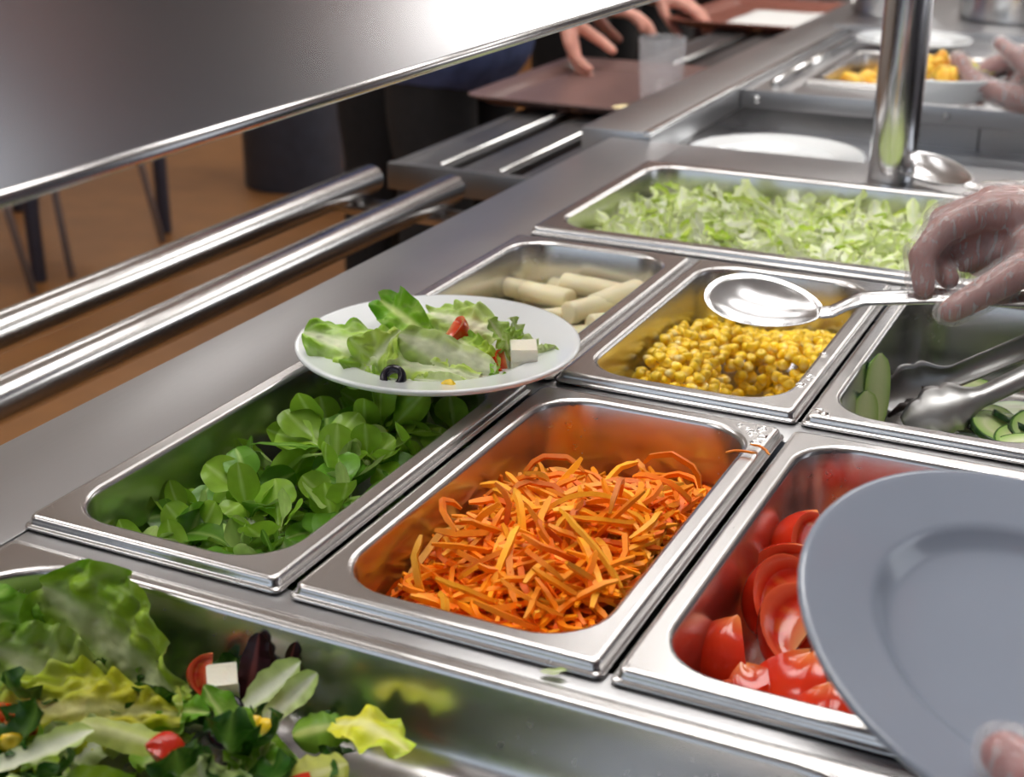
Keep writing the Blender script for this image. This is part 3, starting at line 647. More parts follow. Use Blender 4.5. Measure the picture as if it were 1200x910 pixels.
def cucumbers():
    r = random.Random(61); B = 2*PU
    E = lambda u, v, z, a, b, c: Matrix.Translation(W(u, v, z)) @ Matrix.Rotation(math.radians(a), 4, 'Z') @ Matrix.Rotation(math.radians(b), 4, 'X') @ Matrix.Rotation(math.radians(c), 4, 'Y')
    # two long spears leaning on the side wall
    for bs, tp, L in (((394, 476, -50), (391, 482, 11), 62), ((392, 452, -54), (389, 452, -8), 46)):
        m = MB(); n = 12; loops, cols = [], []
        for i in range(11):
            t = i/10; s = math.sqrt(max(.02, 1-abs(2*t-1)**2.6)); lp = []
            for j in range(n): q = -PI/2+PI*j/(n-1); lp.append(((t-.5)*L*.001, 13*s*math.sin(q)*.001, (11*s*math.cos(q))*.001)); cols.append(srgb(34, 66, 28) if j not in (0, n-1) else srgb(130, 170, 80))
            loops.append(lp)
        o = thing('cucumber_spear', 'long cucumber spear with dark peel leaning on the pan wall', 'cucumber', 'cucumber spears leaning on the wall')
        m.loft(loops, True, True, closed=False, cols=cols); m.obj('peel', 'cucumber', o, auto=50)
        m = MB(); vs = []; cs = []
        for i in range(11):
            t = i/10; s = math.sqrt(max(.02, 1-abs(2*t-1)**2.6))
            for j in range(7): y = -1+2*j/6; vs.append(((t-.5)*L*.001, 13*s*y*.001, (.0-.5*(1-abs(y)))*.001)); cs.append(lerp(srgb(228, 236, 186), srgb(176, 208, 112), abs(y)**2))
        m.add(vs, [(i*7+j, i*7+j+1, (i+1)*7+j+1, (i+1)*7+j) for i in range(10) for j in range(6)], cs); m.obj('flesh', 'cucumber', o)
        o.matrix_world = frame(W(*bs), W(*tp), (-.80, .55, 0)) @ Matrix.Translation((L*.0005, 0, 0))
    lst = [(B+74, 600, -50, 10, 8, 0), (B+118, 520, -46, 20, 14, 4), (B+132, 488, -42, 60, 20, 0), (B+104, 490, -50, 130, 5, 10), (B+86, 560, -56, 80, 0, 6), (B+120, 560, -50, 30, 10, 0), (B+140, 540, -46, 100, 14, 10), (B+66, 500, -57, 10, 5, 0), (B+92, 455, -54, 150, 10, 0), (B+126, 450, -50, 60, -6, 8), (B+60, 460, -58, 40, 0, 4), (B+140, 600, -54, 90, 10, 0), (B+110, 420, -57, 0, 5, 5), (B+106, 530, -46, 70, 24, 6), (B+146, 505, -36, 20, 50, 10), (B+128, 510, -38, 140, 26, 0), (B+100, 470, -44, 30, -14, 8), (B+136, 470, -40, 10, 16, -8), (B+112, 500, -40, 100, 12, 0)]
    for k, (u, v, z, a, b, c) in enumerate(lst):
        cucumber_slice('cucumber_slice', 'oval pale green cucumber slice with dark peel in its pan', r.uniform(24, 30), r.uniform(15, 19), 4.5, E(u, v, z, a, b, c))
cucumbers()

# ------------------------------------------------------------------ plates, spoons, tongs
def plate_profile(R, h, foot, well):
    """thick china plate: foot, outer wall, rim edge, rim, well"""
    return [(0, .004), (foot*.92, .004), (foot*.95, 0), (foot, 0), (foot*1.03, .003), (well*1.02, h*.42), (R*.97, h-.0045), (R*.995, h-.003), (R, h-.0012), (R*.995, h), (R*.975, h+.0003), (R*.95, h-.0006), (well*1.06, h*.80), (well*1.02, h*.76), (well*.985, h*.68), (well*.93, h*.48), (well*.87, .0092), (well*.6, .0078), (0.0005, .0076)]
def plate(name, label, R, h, mat, mtx, foot=.55, well=.68, group=None):
    m = MB(); m.lathe(plate_profile(R, h, R*foot, R*well), n=72); o = m.obj(name, mat); o.matrix_world = mtx
    return tag(o, label, 'plate', group)
PLZ = 9.5
plate('dinner_plate', 'white china plate with a small leafy salad resting across the pan rims', .104, .020, 'white_china', Matrix.Translation(W(103, 320, PLZ)))
plate('dinner_plate', 'white china plate lying on the sunken shelf behind the lettuce pan', .119, .023, 'white_china', Matrix.Translation(W(75, 1318, -57.5)))
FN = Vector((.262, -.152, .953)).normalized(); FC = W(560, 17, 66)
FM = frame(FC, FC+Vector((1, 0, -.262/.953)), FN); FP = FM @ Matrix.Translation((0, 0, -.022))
plate('dinner_plate', 'empty plate coloured grey-blue for shade, held tilted over the tomato pan', .111, .022, 'shaded_china', FP)

def spoon(name, label, tip, neck, path, up, bw, group=None):
    """serving spoon: bowl from tip to neck, flat handle along path (mm)"""
    o = thing(name, label, 'spoon', group, W(*neck)); T, N = W(*tip), W(*neck); fm = Matrix.Translation(-W(*neck)) @ frame(T, N, up); L = (N-T).length
    m = MB(); nr, na = 9, 32; loops = []
    def pt(q, a, dz):
        x = L*.5-L*.5*q*math.cos(a); y = bw*.001*q*math.sin(a)*(1-.16*math.cos(PI-a)); z = -.013*(1-q**2.2)+dz; return fm @ Vector((x, y, z))
    for q in [k/nr for k in range(1, nr+1)]: loops.append([pt(q, 2*PI*j/na, 0) for j in range(na)])
    loops += [[pt(1.012, 2*PI*j/na, -.0006) for j in range(na)]]
    for q in [k/nr for k in range(nr, 0, -1)]: loops.append([pt(q, 2*PI*j/na, -.0013) for j in range(na)])
    m.loft(loops, True, True); m.obj('bowl', 'steel_spoon', o)
    m = MB(); pts = [W(*p)-W(*neck) for p in path]; P = []
    for i in range(len(pts)-1):
        for k in range(4): P.append(pts[i].lerp(pts[i+1], k/4))
    P.append(pts[-1]); n = len(P)
    m.tube(P, [.0075 if i < n*.3 else .0065+.005*(i/n) for i in range(n)], 10, True, .28, up); m.obj('handle', 'steel_spoon', o)
    return o
spoon('serving_spoon', 'steel serving spoon in a gloved hand above the corn pan', (247, 500, 36), (340, 505, 29), [(337, 504.5, 28.6), (346, 507, 30), (358, 511, 37), (368, 515, 41.5), (418, 531, 46), (485, 551, 47), (560, 574, 49), (620, 592, 51)], (0.05, -.36, .93), 30)
spoon('serving_spoon', 'steel serving spoon resting on the rim of the wide lettuce pan', (268, 1116, 25), (366, 1030, 18), [(363, 1032, 17.8), (374, 1024, 16), (400, 1004, 15), (470, 960, 22), (600, 880, 40)], (-.05, -.2, .97), 30)
def tongs():
    o = thing('tongs', 'scalloped steel serving tongs lying in the cucumber pan', 'tongs')
    def arm(hpos, hend, back, up, flip):
        # scalloped paddle head, then a long arm with a shallow channel
        A = frame(W(*hpos), W(*hend), up).to_3x3(); vs = []; ny = 10; B = [W(*hpos), W(*hend), W(*back)]; Lh = (B[1]-B[0]).length; La = (B[2]-B[1]).length; xs = [Lh*k/36 for k in range(37)]+[Lh+La*k/14 for k in range(1, 15)]
        A2 = frame(B[1], B[2], up).to_3x3()
        for x in xs:
            if x <= Lh:
                q = x/Lh; base = B[0].lerp(B[1], q); env = .005+.0135*sstep(-.05, .40, q)-.0100*sstep(.55, 1.0, q); hw = env+.0032*abs(math.sin(PI*(q*3.6)))*(1-sstep(.6, .9, q)); cup = .0075*math.sin(min(1, .15+q)*PI*.8); R = A
            else:
                q = (x-Lh)/La; base = B[1].lerp(B[2], q); hw = .0085+.0025*q; cup = .0035; R = A2 if q > .06 else A
            for j in range(ny+1):
                t = -1+2*j/ny; vs.append(base+R @ Vector((0, t*hw, -cup*(1-t*t)*flip)))
        m = MB(); m.add(vs, [(i*(ny+1)+j, (i+1)*(ny+1)+j, (i+1)*(ny+1)+j+1, i*(ny+1)+j+1) for i in range(len(xs)-1) for j in range(ny)])
        a = m.obj('arm', 'steel_satin', o); sd = a.modifiers.new('thick', 'SOLIDIFY'); sd.thickness = .0012
    arm((384, 536, -48), (438, 556, -24), (620, 664, 66), (.20, -.78, .55), 1)
    arm((412, 488, -44), (466, 512, -20), (628, 630, 66), (-.05, -.82, .58), -1)
    m = MB(); m.tube([W(612, 668, 62), W(632, 650, 64), W(632, 632, 62)], .007, 10); m.obj('hinge', 'steel_bright', o)
    b = MB(); r = random.Random(5)
    for k in range(26):
        p = W(424+r.gauss(0, 8), 524+r.gauss(0, 6), -42+r.gauss(0, 6)); q = p+Vector((r.gauss(0, .008), r.gauss(0, .008), r.gauss(0, .006))); b.tube([p, p.lerp(q, .5)+Vector((0, 0, .003)), q], [.002, .0035, .0015], 7)
    tag(b.obj('wilted_leaf', 'onion_dark'), 'clump of dark wilted leaf between the tongs', 'salad leaf')
tongs()

# ------------------------------------------------------------------ mixed salad and the salad on the plate
def leaf_at(name, label, base, tip, up, Wd, seed, colors, group=None, shape='romaine', cat='lettuce', L=None, rib=.18, mat='leaf', **kw):
    b, t = W(*base), W(*tip); Ln = L or (t-b).length*1000*1.04
    me = leaf_mesh(name, mat, Ln, Wd, shape, cr=colors[0], cm=colors[1], ce=colors[2], seed=seed, rib=rib, **kw)
    o = link(name, me); o.matrix_world = frame(b, t, up); return tag(o, label, cat, group)
def olive_ring(label, pos, up, R=8.5, group=None):
    m = MB(); m.lathe([(R*.46e-3, -.0030), (R*.8e-3, -.0036), (R*1e-3, -.0022), (R*1.03e-3, 0), (R*1e-3, .0022), (R*.8e-3, .0036), (R*.46e-3, .0030), (R*.42e-3, 0), (R*.46e-3, -.0030)], n=24); o = m.obj('olive_ring', 'olive_black')
    u = Vector(up).normalized(); o.matrix_world = frame(W(*pos), W(*pos)+u.orthogonal(), u); return tag(o, label, 'olive', group)
def cheese_cube(label, pos, size, ang, group=None, tilt=.2):
    m = MB(); a = size*.0005; m.box(-a, a, -a*.92, a*.92, -a*.85, a*.85, .0009); r = random.Random(int(size*10)); m.v = [tuple(c+r.gauss(0, .00025) for c in v) for v in m.v]
    m.c = [srgb(240, 234, 214)]*len(m.v); o = m.obj('feta_cube', 'feta', auto=40); o.matrix_world = Matrix.Translation(W(*pos)) @ Matrix.Rotation(math.radians(ang), 4, 'Z') @ Matrix.Rotation(tilt, 4, 'X'); return tag(o, label, 'cheese', group)
def loose(name, me, label, cat, pos, rot, s=1.0, group=None):
    o = link(name, me); o.matrix_world = Matrix.Translation(W(*pos)) @ Matrix.Rotation(math.radians(rot[2]), 4, 'Z') @ Matrix.Rotation(math.radians(rot[0]), 4, 'X') @ Matrix.Rotation(math.radians(rot[1]), 4, 'Y') @ Matrix.Scale(s, 4)
    return tag(o, label, cat, group)
CAMUP = (.1, -.78, .62)
ROM = (srgb(218, 230, 172), srgb(188, 216, 74), srgb(132, 186, 40)); ROMY = (srgb(234, 232, 150), srgb(224, 220, 54), srgb(176, 208, 44)); ROMG = (srgb(206, 222, 140), srgb(146, 194, 50), srgb(96, 158, 34)); PALE = (srgb(226, 232, 206), srgb(206, 220, 160), srgb(180, 206, 110)); DKG = (srgb(120, 160, 70), srgb(56, 104, 26), srgb(34, 76, 22)); PUR = (srgb(120, 60, 60), srgb(58, 22, 30), srgb(40, 14, 22))
def mixed_salad():
    r = random.Random(77); G = 'leaves of the mixed salad'
    leaf_at('romaine_leaf', 'big romaine leaf with a thick white rib standing at the mixed salad pan wall', (164, -62, -40), (66, -42, -5), (.24, -.80, .50), 35, 3, ROM, G, bend=.30, cup=.25, ruffle=.20, rfreq=5, crumple=.16, rib=.26, nx=56, ny=24, pucker=6, cell=11)
    leaf_at('romaine_leaf', 'yellow green crinkled romaine leaf lying over the mixed salad', (170, -76, -30), (94, -120, -18), (.2, -.55, .80), 27, 9, ROMY, G, bend=-.35, cup=-.35, ruffle=.14, rfreq=5, crumple=.17, rib=.14, nx=50, ny=20, pucker=4.5, cell=9)
    leaf_at('romaine_leaf', 'crumpled green romaine leaf in the pan corner behind the big ribbed leaf', (80, -62, -44), (30, -66, -6), (.5, -.7, .5), 22, 15, ROMG, G, bend=.4, cup=.5, ruffle=.22, rfreq=4, crumple=.2, nx=36, ny=14, pucker=4, cell=9)
    leaf_at('romaine_leaf', 'pale frilled romaine leaf tucked under the big ribbed leaf', (140, -72, -34), (60, -86, -20), (.2, -.6, .75), 22, 17, (srgb(214, 222, 170), srgb(190, 206, 110), srgb(130, 176, 56)), G, bend=.5, cup=.35, ruffle=.30, rfreq=6, crumple=.2, nx=44, ny=14, pucker=4, cell=8)
    leaf_at('lettuce_leaf', 'white ribbed lettuce piece leaning beside the feta cube', (188, -66, -34), (214, -33, -16), (-.3, -.7, .6), 9, 21, PALE, G, bend=.3, cup=.4, crumple=.1, rib=.6)
    leaf_at('lettuce_leaf', 'pale lettuce strip curling beside the purple leaf', (208, -60, -32), (226, -36, -14), (.2, -.8, .5), 8, 23, PALE, G, 'torn', bend=.6, cup=.4, crumple=.15, rib=.5)
    leaf_at('red_leaf', 'dark purple leaf standing against the pan wall beside the feta cube', (186, -44, -38), (184, -26, -8), (.3, -.9, .2), 10, 25, PUR, 'purple leaves of the mixed salad', 'torn', 'salad leaf', bend=.3, cup=-.2, crumple=.12)
    leaf_at('red_leaf', 'narrow dark purple leaf behind the white lettuce strips', (204, -42, -36), (202, -22, -10), (.5, -.8, .2), 5, 26, PUR, 'purple leaves of the mixed salad', 'torn', 'salad leaf', bend=.5, cup=.3, crumple=.12)
    leaf_at('lettuce_leaf', 'limp pale lettuce piece lying over the tomato at the front of the mixed salad', (136, -114, -22), (186, -108, -20), (.1, -.5, .85), 11, 31, (srgb(200, 206, 140), srgb(190, 200, 110), srgb(170, 190, 80)), G, 'torn', bend=-.5, cup=-.3, crumple=.14, rib=.4)
    leaf_at('lettuce_leaf', 'long white lettuce rib at the front of the mixed salad', (120, -156, -26), (152, -120, -20), (-.2, -.6, .8), 9, 33, (srgb(222, 226, 200), srgb(200, 212, 150), srgb(180, 200, 110)), G, 'torn', bend=.2, cup=.4, crumple=.1, rib=.9)
    leaf_at('lettuce_leaf', 'bright green lettuce leaf lying over the dark leaves beside the corn', (226, -62, -34), (252, -44, -26), (.1, -.6, .8), 13, 35, (srgb(190, 205, 110), srgb(128, 168, 54), srgb(96, 146, 40)), G, 'torn', bend=-.9, cup=-.4, crumple=.1)
    leaf_at('lettuce_leaf', 'pale yellow lettuce piece at the edge of the mixed salad', (244, -100, -34), (268, -82, -22), (.1, -.6, .8), 13, 37, (srgb(226, 226, 150), srgb(206, 208, 100), srgb(180, 190, 70)), G, 'torn', bend=-.4, cup=-.2, crumple=.12)
    leaf_at('lettuce_leaf', 'twisted pale lettuce stalk beside the feta cube', (160, -64, -30), (176, -76, -26), (.2, -.8, .5), 8, 39, (srgb(210, 216, 150), srgb(190, 200, 90), srgb(150, 176, 60)), G, 'torn', bend=1.2, cup=.5, crumple=.2, twist=1.2)
    leaf_at('romaine_leaf', 'dark green romaine leaf below the pale frilled leaf', (110, -80, -42), (44, -98, -28), (.2, -.5, .82), 20, 43, ROMG, G, bend=.2, cup=.3, ruffle=.25, rfreq=5, crumple=.2, nx=36, ny=12, pucker=3.5, cell=8)
    # loose pieces filling the pan
    LV = []
    for k in range(16):
        c = (ROMG, DKG, DKG, PALE, ROM, DKG, ROMG, ROMY)[k % 8]; LV.append(leaf_mesh('salad_leaf', 'leaf', r.uniform(26, 48), r.uniform(9, 17), 'torn', r.gauss(0, .7), r.gauss(0, .4), .22, 3, .18, .16, *c, 200+k, 18, 7, r.gauss(0, .5), 2.0, 7))
    n = 0
    while n < 230:
        u, v = r.uniform(46, 300), r.uniform(-320, -40)
        if not inside(u, v, 6, -352, 530, 340, 36, 60): continue
        if u > 215+.5*(-40-v)+r.uniform(-18, 38): continue
        z = -46+9*r.random()+(10 if v < -140 else 0)+(5 if u > 175 else 0)
        o = link('salad_leaf', LV[r.randrange(16)]); o.matrix_world = Matrix.Translation(W(u, v, z)) @ rot_random(r, .35); n += 1
        tag(o, 'small torn lettuce piece in the body of the mixed salad', 'lettuce', 'torn leaves in the mixed salad')
    TW = tomato_mesh(71, 15, .8); g = 'mixed salad garnish'
    loose('tomato_wedge', TW, 'red cherry tomato piece behind the feta cube in the mixed salad', 'tomato', (166, -46, -26), (40, 0, 200), .9)
    loose('tomato_wedge', TW, 'red tomato piece under the limp pale lettuce at the front', 'tomato', (184, -114, -28), (200, 20, 40), 1.0)
    loose('tomato_wedge', TW, 'red tomato piece below the yellow green romaine leaf', 'tomato', (106, -132, -26), (30, 0, 100), 1.1)
    loose('tomato_wedge', TW, 'dark red tomato piece half buried beyond the corn kernels', 'tomato', (246, -96, -38), (30, 0, 10), 1.0)
    cheese_cube('white feta cube in the mixed salad beside the purple leaf', (178, -52, -23), 15.5, 38, tilt=.3)
    cheese_cube('small feta crumb under the romaine leaf by the pan corner', (92, -118, -30), 10, 60)
    olive_ring('black olive ring lying in the mixed salad', (200, -80, -27), (.2, -.8, .5), 9.5)
    olive_ring('black olive ring beneath the feta cube', (188, -62, -31), (.3, -.5, .8), 8)
    for u, v, z in ((211, -74, -25), (217, -72, -27), (114, -134, -26), (92, -112, -32)):
        o = link('corn_kernel', KER[int(u) % 9]); o.matrix_world = Matrix.Translation(W(u, v, z)) @ Matrix.Rotation(u, 4, 'Z') @ Matrix.Rotation(1.1, 4, 'X') @ Matrix.Scale(1.12, 4); tag(o, 'yellow corn kernel dotted through the mixed salad', 'corn kernel', 'corn kernels in the mixed salad')
    for u, v, z, a in ((262, -26, -28, 30), (304, -28, -34, 80)):
        me = leaf_mesh('lettuce_scrap', 'leaf', 12, 3, 'torn', .3, .3, .1, 2, .1, .2, *ROMG, int(u), 6, 2); o = link('lettuce_scrap', me); o.matrix_world = Matrix.Translation(W(u, v, z)) @ Matrix.Rotation(math.radians(a), 4, 'Z') @ Matrix.Rotation(1.0, 4, 'Y'); tag(o, 'tiny green lettuce scrap stuck to the wall of the mixed salad pan', 'lettuce', 'lettuce scraps on the pan wall')
    me = leaf_mesh('lettuce_scrap', 'iceberg', 13, 4, 'torn', .3, .2, .1, 2, .2, .4, *PALE, 5, 6, 2); o = link('lettuce_scrap', me); o.matrix_world = Matrix.Translation(W(334, -7, 2)) @ Matrix.Rotation(.3, 4, 'Z'); tag(o, 'pale lettuce scrap on the steel bar in front of the carrot pan', 'lettuce')
mixed_salad()

def plate_salad():
    G = 'lettuce leaves of the plated salad'; C = (srgb(236, 242, 204), srgb(196, 220, 98), srgb(140, 190, 54))
    leaf_at('romaine_leaf', 'long romaine leaf with pale rib lying across the salad plate', (158, 276, 24), (30, 268, 31), (.06, -.62, .78), 25, 5, C, G, bend=.30, cup=-.42, ruffle=.16, rfreq=6, crumple=.17, rib=.30, nx=60, ny=20, pucker=5, cell=8)
    leaf_at('romaine_leaf', 'upright green romaine tip behind the long leaf on the plate', (120, 300, 30), (58, 314, 56), (.35, -.75, .5), 15, 7, ROMG, G, bend=-.3, cup=.5, ruffle=.28, rfreq=4, crumple=.22, nx=36, ny=12, pucker=3.5, cell=7)
    leaf_at('romaine_leaf', 'folded green leaf hanging below the long romaine leaf on the plate', (92, 284, 46), (78, 250, 20), (.1, -.85, .5), 19, 11, C, G, bend=-.4, cup=.45, ruffle=.35, rfreq=3, crumple=.25, rib=.12, nx=36, ny=14, pucker=4, cell=7)
    leaf_at('romaine_leaf', 'pale broad leaf base with herb specks in front of the tomato on the plate', (166, 286, 26), (96, 282, 40), (.08, -.72, .68), 19, 12, (srgb(232, 236, 200), srgb(206, 222, 146), srgb(168, 200, 88)), G, 'torn', bend=.25, cup=-.3, ruffle=.10, rfreq=3, crumple=.12, rib=.6, nx=40, ny=14, pucker=2, cell=9)
    leaf_at('romaine_leaf', 'pale green lettuce leaf arched over the dark tomato on the plate', (158, 340, 30), (82, 342, 46), (.12, -.62, .76), 22, 13, (srgb(238, 242, 208), srgb(206, 224, 134), srgb(164, 202, 80)), G, bend=-.5, cup=-.55, ruffle=.16, rfreq=4, crumple=.2, rib=.22, nx=44, ny=16, pucker=4.5, cell=8)
    leaf_at('lettuce_leaf', 'curly green lettuce piece in the middle of the plated salad', (158, 304, 20), (118, 314, 38), (.1, -.7, .7), 16, 15, ROM, G, 'torn', bend=-.4, cup=-.3, ruffle=.3, crumple=.25, nx=36, ny=14, pucker=4, cell=6)
    leaf_at('lettuce_leaf', 'pale lettuce flake under the front of the long romaine leaf', (152, 266, 20), (118, 258, 24), (.1, -.6, .8), 9, 19, PALE, G, 'torn', bend=-.2, cup=.2, crumple=.15)
    leaf_at('lettuce_leaf', 'green leaf edge poking out beneath the radish slices on the plate', (168, 288, 20), (138, 276, 24), (.1, -.6, .8), 11, 22, ROMG, G, 'torn', bend=-.3, cup=-.3, crumple=.2, pucker=2, cell=6)
    for k, (a, b) in enumerate((((166, 322, 20), (136, 338, 38)), ((176, 334, 20), (146, 352, 36)), ((160, 350, 22), (150, 330, 36)), ((176, 330, 20), (184, 348, 24)), ((150, 340, 22), (166, 312, 30)))):
        leaf_at('lettuce_shred', 'pale lettuce shred among the chopped lettuce beside the feta on the plate', a, b, (.1, -.5, .8), 9, 60+k, PALE if k % 2 else (srgb(230, 236, 190), srgb(190, 214, 104), srgb(150, 192, 64)), 'chopped lettuce on the plate', 'torn', bend=.8, cup=.3, ruffle=.3, crumple=.3, twist=.8, nx=24, ny=8, pucker=2.5, cell=5)
    for k, (a, b) in enumerate((((164, 294, 19), (158, 286, 28)), ((166, 292, 19), (172, 284, 24)), ((160, 300, 20), (150, 292, 30)))):
        leaf_at('frisee_leaf', 'small frilly lettuce sprig in front of the feta on the plate', a, b, (.1, -.6, .8), 6, 80+k, (srgb(210, 226, 150), srgb(164, 200, 80), srgb(130, 180, 60)), 'frilly sprigs on the plate', 'torn', bend=.7, cup=.2, ruffle=.5, rfreq=4, crumple=.3)
    for k, (p, s) in enumerate((((151, 284, 24), 11), ((158, 276, 20), 9))):
        leaf_at('radish_slice', 'thin white radish slice lying in front of the plated leaves', (p[0]-s, p[1]-3, p[2]-1), (p[0]+s, p[1]+4, p[2]+2), (.1, -.7, .7), 6, 90+k, (srgb(240, 234, 226), srgb(240, 236, 226), srgb(226, 214, 196)), 'white slices on the plate', 'oval', 'radish', bend=-.4, cup=-.2, ruffle=.02, crumple=.04)
    olive_ring('black olive ring at the front of the salad plate', (110, 242, 27.5), (.15, -.80, .58), 9)
    loose('tomato_wedge', tomato_mesh(73, 17, .8), 'dark red tomato piece under the arched pale leaf', 'tomato', (106, 326, 32), (-60, 20, 20), 1.15)
    loose('tomato_wedge', tomato_mesh(74, 11, .8), 'small orange red tomato piece beside the plated feta', 'tomato', (160, 316, 23), (30, 10, 210), 1.0)
    loose('tomato_wedge', tomato_mesh(75, 7, .8), 'tiny red tomato bit beside the frilly sprig on the plate', 'tomato', (152, 302, 24), (30, 10, 210), 1.0)
    cheese_cube('white feta cube on the salad plate', (172, 320, 28.5), 19, 28, tilt=.12)
    o = link('corn_kernel', KER[2]); o.matrix_world = Matrix.Translation(W(148, 252, 25)) @ Matrix.Rotation(1.2, 4, 'X'); tag(o, 'single corn kernel at the front of the salad plate', 'corn kernel')
plate_salad()

# ------------------------------------------------------------------ hot counter food and crockery
def hot_food():
    r = random.Random(91); PM = []
    for k in range(6):
        bm = bmesh.new(); bmesh.ops.create_icosphere(bm, subdivisions=2, radius=1); m = MB(); off = Vector((k*3.1, 0, 0))
        vs = [Vector((v.co.x*22, v.co.y*15, v.co.z*12))*(1+.3*noise3(v.co*1.3+off)) for v in bm.verts]
        m.add([v*.001 for v in vs], [[v.index for v in f.verts] for f in bm.faces], [lerp(srgb(246, 206, 84), srgb(222, 140, 40), min(1, max(0, .35+noise3(v.co*1.7+off*2)))) for v in bm.verts]); bm.free(); PM.append(m.mesh('potato_piece', 'potato'))
    for k in range(46):
        u, v = r.uniform(60, 310), r.uniform(1682, 1945); o = link('potato_piece', PM[k % 6]); o.matrix_world = Matrix.Translation(W(u, v, r.uniform(-30, -4))) @ rot_random(r, .6); tag(o, 'golden fried potato piece in the hot counter pan', 'potato', 'potato pieces in the hot pan')
    # deep dish carried by the server
    m = MB(); m.lathe([(0, .003), (.045, .003), (.047, 0), (.052, 0), (.056, .004), (.078, .028), (.082, .033), (.082, .036), (.079, .036), (.074, .031), (.052, .008), (.0005, .006)], n=56); d = m.obj('serving_bowl', 'white_china'); d.matrix_world = Matrix.Translation(W(256, 1480, 26)); tag(d, 'white china dish of fried potato held by gloved hands', 'dish')
    for k in range(16):
        a = r.uniform(0, 6.28); q = r.uniform(0, .048); o = link('potato_piece', PM[k % 6]); o.matrix_world = Matrix.Translation(W(256, 1480, 62+12*(1-q/.05)) + Vector((q*math.cos(a), q*math.sin(a), 0))) @ rot_random(r, .6) @ Matrix.Scale(.8, 4); tag(o, 'golden potato piece heaped in the white dish', 'potato', 'potato pieces in the held dish')
    o = leaf_at('lettuce_leaf', 'yellow green garnish leaf on top of the held potato dish', (262, 1470, 72), (322, 1476, 78), (.1, -.5, .85), 14, 4, (srgb(226, 226, 110), srgb(214, 206, 60), srgb(196, 190, 50)), None, 'torn', bend=-.4, cup=-.4, crumple=.2)
    plate('dinner_plate', 'white china plate resting behind the steel post on the hot counter', .10, .02, 'white_china', Matrix.Translation(W(104, 2070, 1)))
    for u, v, R, h, lab in ((-12, 2440, .080, .13, 'small steel cooking pot at the end of the hot counter'), (226, 2450, .108, .15, 'large steel cooking pot at the end of the hot counter')):
        p = thing('cooking_pot', lab, 'pot', None, W(u, v, 14.5)); m = MB(); m.lathe([(0, 0), (R*.94, 0), (R, .006), (R, h), (R+.004, h+.002), (R+.003, h+.004), (R-.002, h+.002), (R-.002, .008), (0.0005, .006)], n=48); m.obj('body', 'steel_bright', p, auto=40)
        for s in (-1, 1):
            m = MB(); m.tube([(s*(R-.001), -.03, h*.72), (s*(R+.022), -.028, h*.74), (s*(R+.03), 0, h*.75), (s*(R+.022), .028, h*.74), (s*(R-.001), .03, h*.72)], .004, 8); m.obj('handle', 'steel_bright', p)
hot_food()

# ------------------------------------------------------------------ trays on the slide
def tray(label, u0, u1, v0, v1, z, mat):
    o = thing('serving_tray', label, 'tray', None, W(0, 0, z))
    def L(i, r, zz): return [(x*.001, y*.001, zz*.001) for x, y, _ in rrect(u0+i, u1-i, v0+i, v1-i, r, 0, 6) for _ in (0,)]
    m = MB(); m.loft([L(34, 18, 0), L(30, 20, 0.5), L(2, 30, 15), L(0, 31, 16), L(0.5, 31, 18), L(3, 29, 18.5), L(26, 22, 9), L(31, 20, 4), L(35, 18, 3)], cap0=True, cap1=True); m.obj('tray_body', mat, o, auto=50); return o
tray('empty brown serving tray on the slatted slide', -480, -150, 1482, 1916, -49, 'tray_brown')
tray('reddish brown tray with a white napkin further along the slide', -500, -155, 2470, 2930, -49, 'tray_red')
m = MB(); nx = 12
vs = []
for i in range(nx+1):
    for j in range(nx+1):
        x, y = i/nx, j/nx; vs.append(((-390+235*x)*.001, (2496+300*y)*.001, CT+(-42+1.5*noise3(Vector((x*3, y*3, 0)))+5*max(0, noise3(Vector((x*2, y*2, 7)))))*.001))
m.add(vs, [(i*(nx+1)+j, (i+1)*(nx+1)+j, (i+1)*(nx+1)+j+1, i*(nx+1)+j+1) for i in range(nx) for j in range(nx)])
nk = m.obj('paper_napkin', 'paper_white'); sd = nk.modifiers.new('t', 'SOLIDIFY'); sd.thickness = .0015; tag(nk, 'white paper napkin spread on the reddish tray', 'napkin')
m = MB(); m.lathe([(0, .0), (.030, 0), (.034, .003), (.037, .05), (.0385, .098), (.0378, .1), (.0368, .098), (.0345, .05), (.031, .012), (0.0005, .010)], n=48); g = m.obj('glass_tumbler', 'clear_glass', loc=W(-208, 1650, -45.5)); tag(g, 'clear glass tumbler standing on the brown tray', 'glass')
bm = MB(); bm.lathe([(0, 0), (.010, .0005), (.014, .004), (.0145, .008), (.011, .011), (0.0005, .012)], n=20); bm.v = [(x*1.5, y*.8, z) for x, y, z in bm.v]; b = bm.obj('bread_piece', 'bread', loc=W(-224, 1530, -45.5)); b.rotation_euler = (0, 0, .9); tag(b, 'small pale bread piece beside the tumbler on the tray', 'bread')

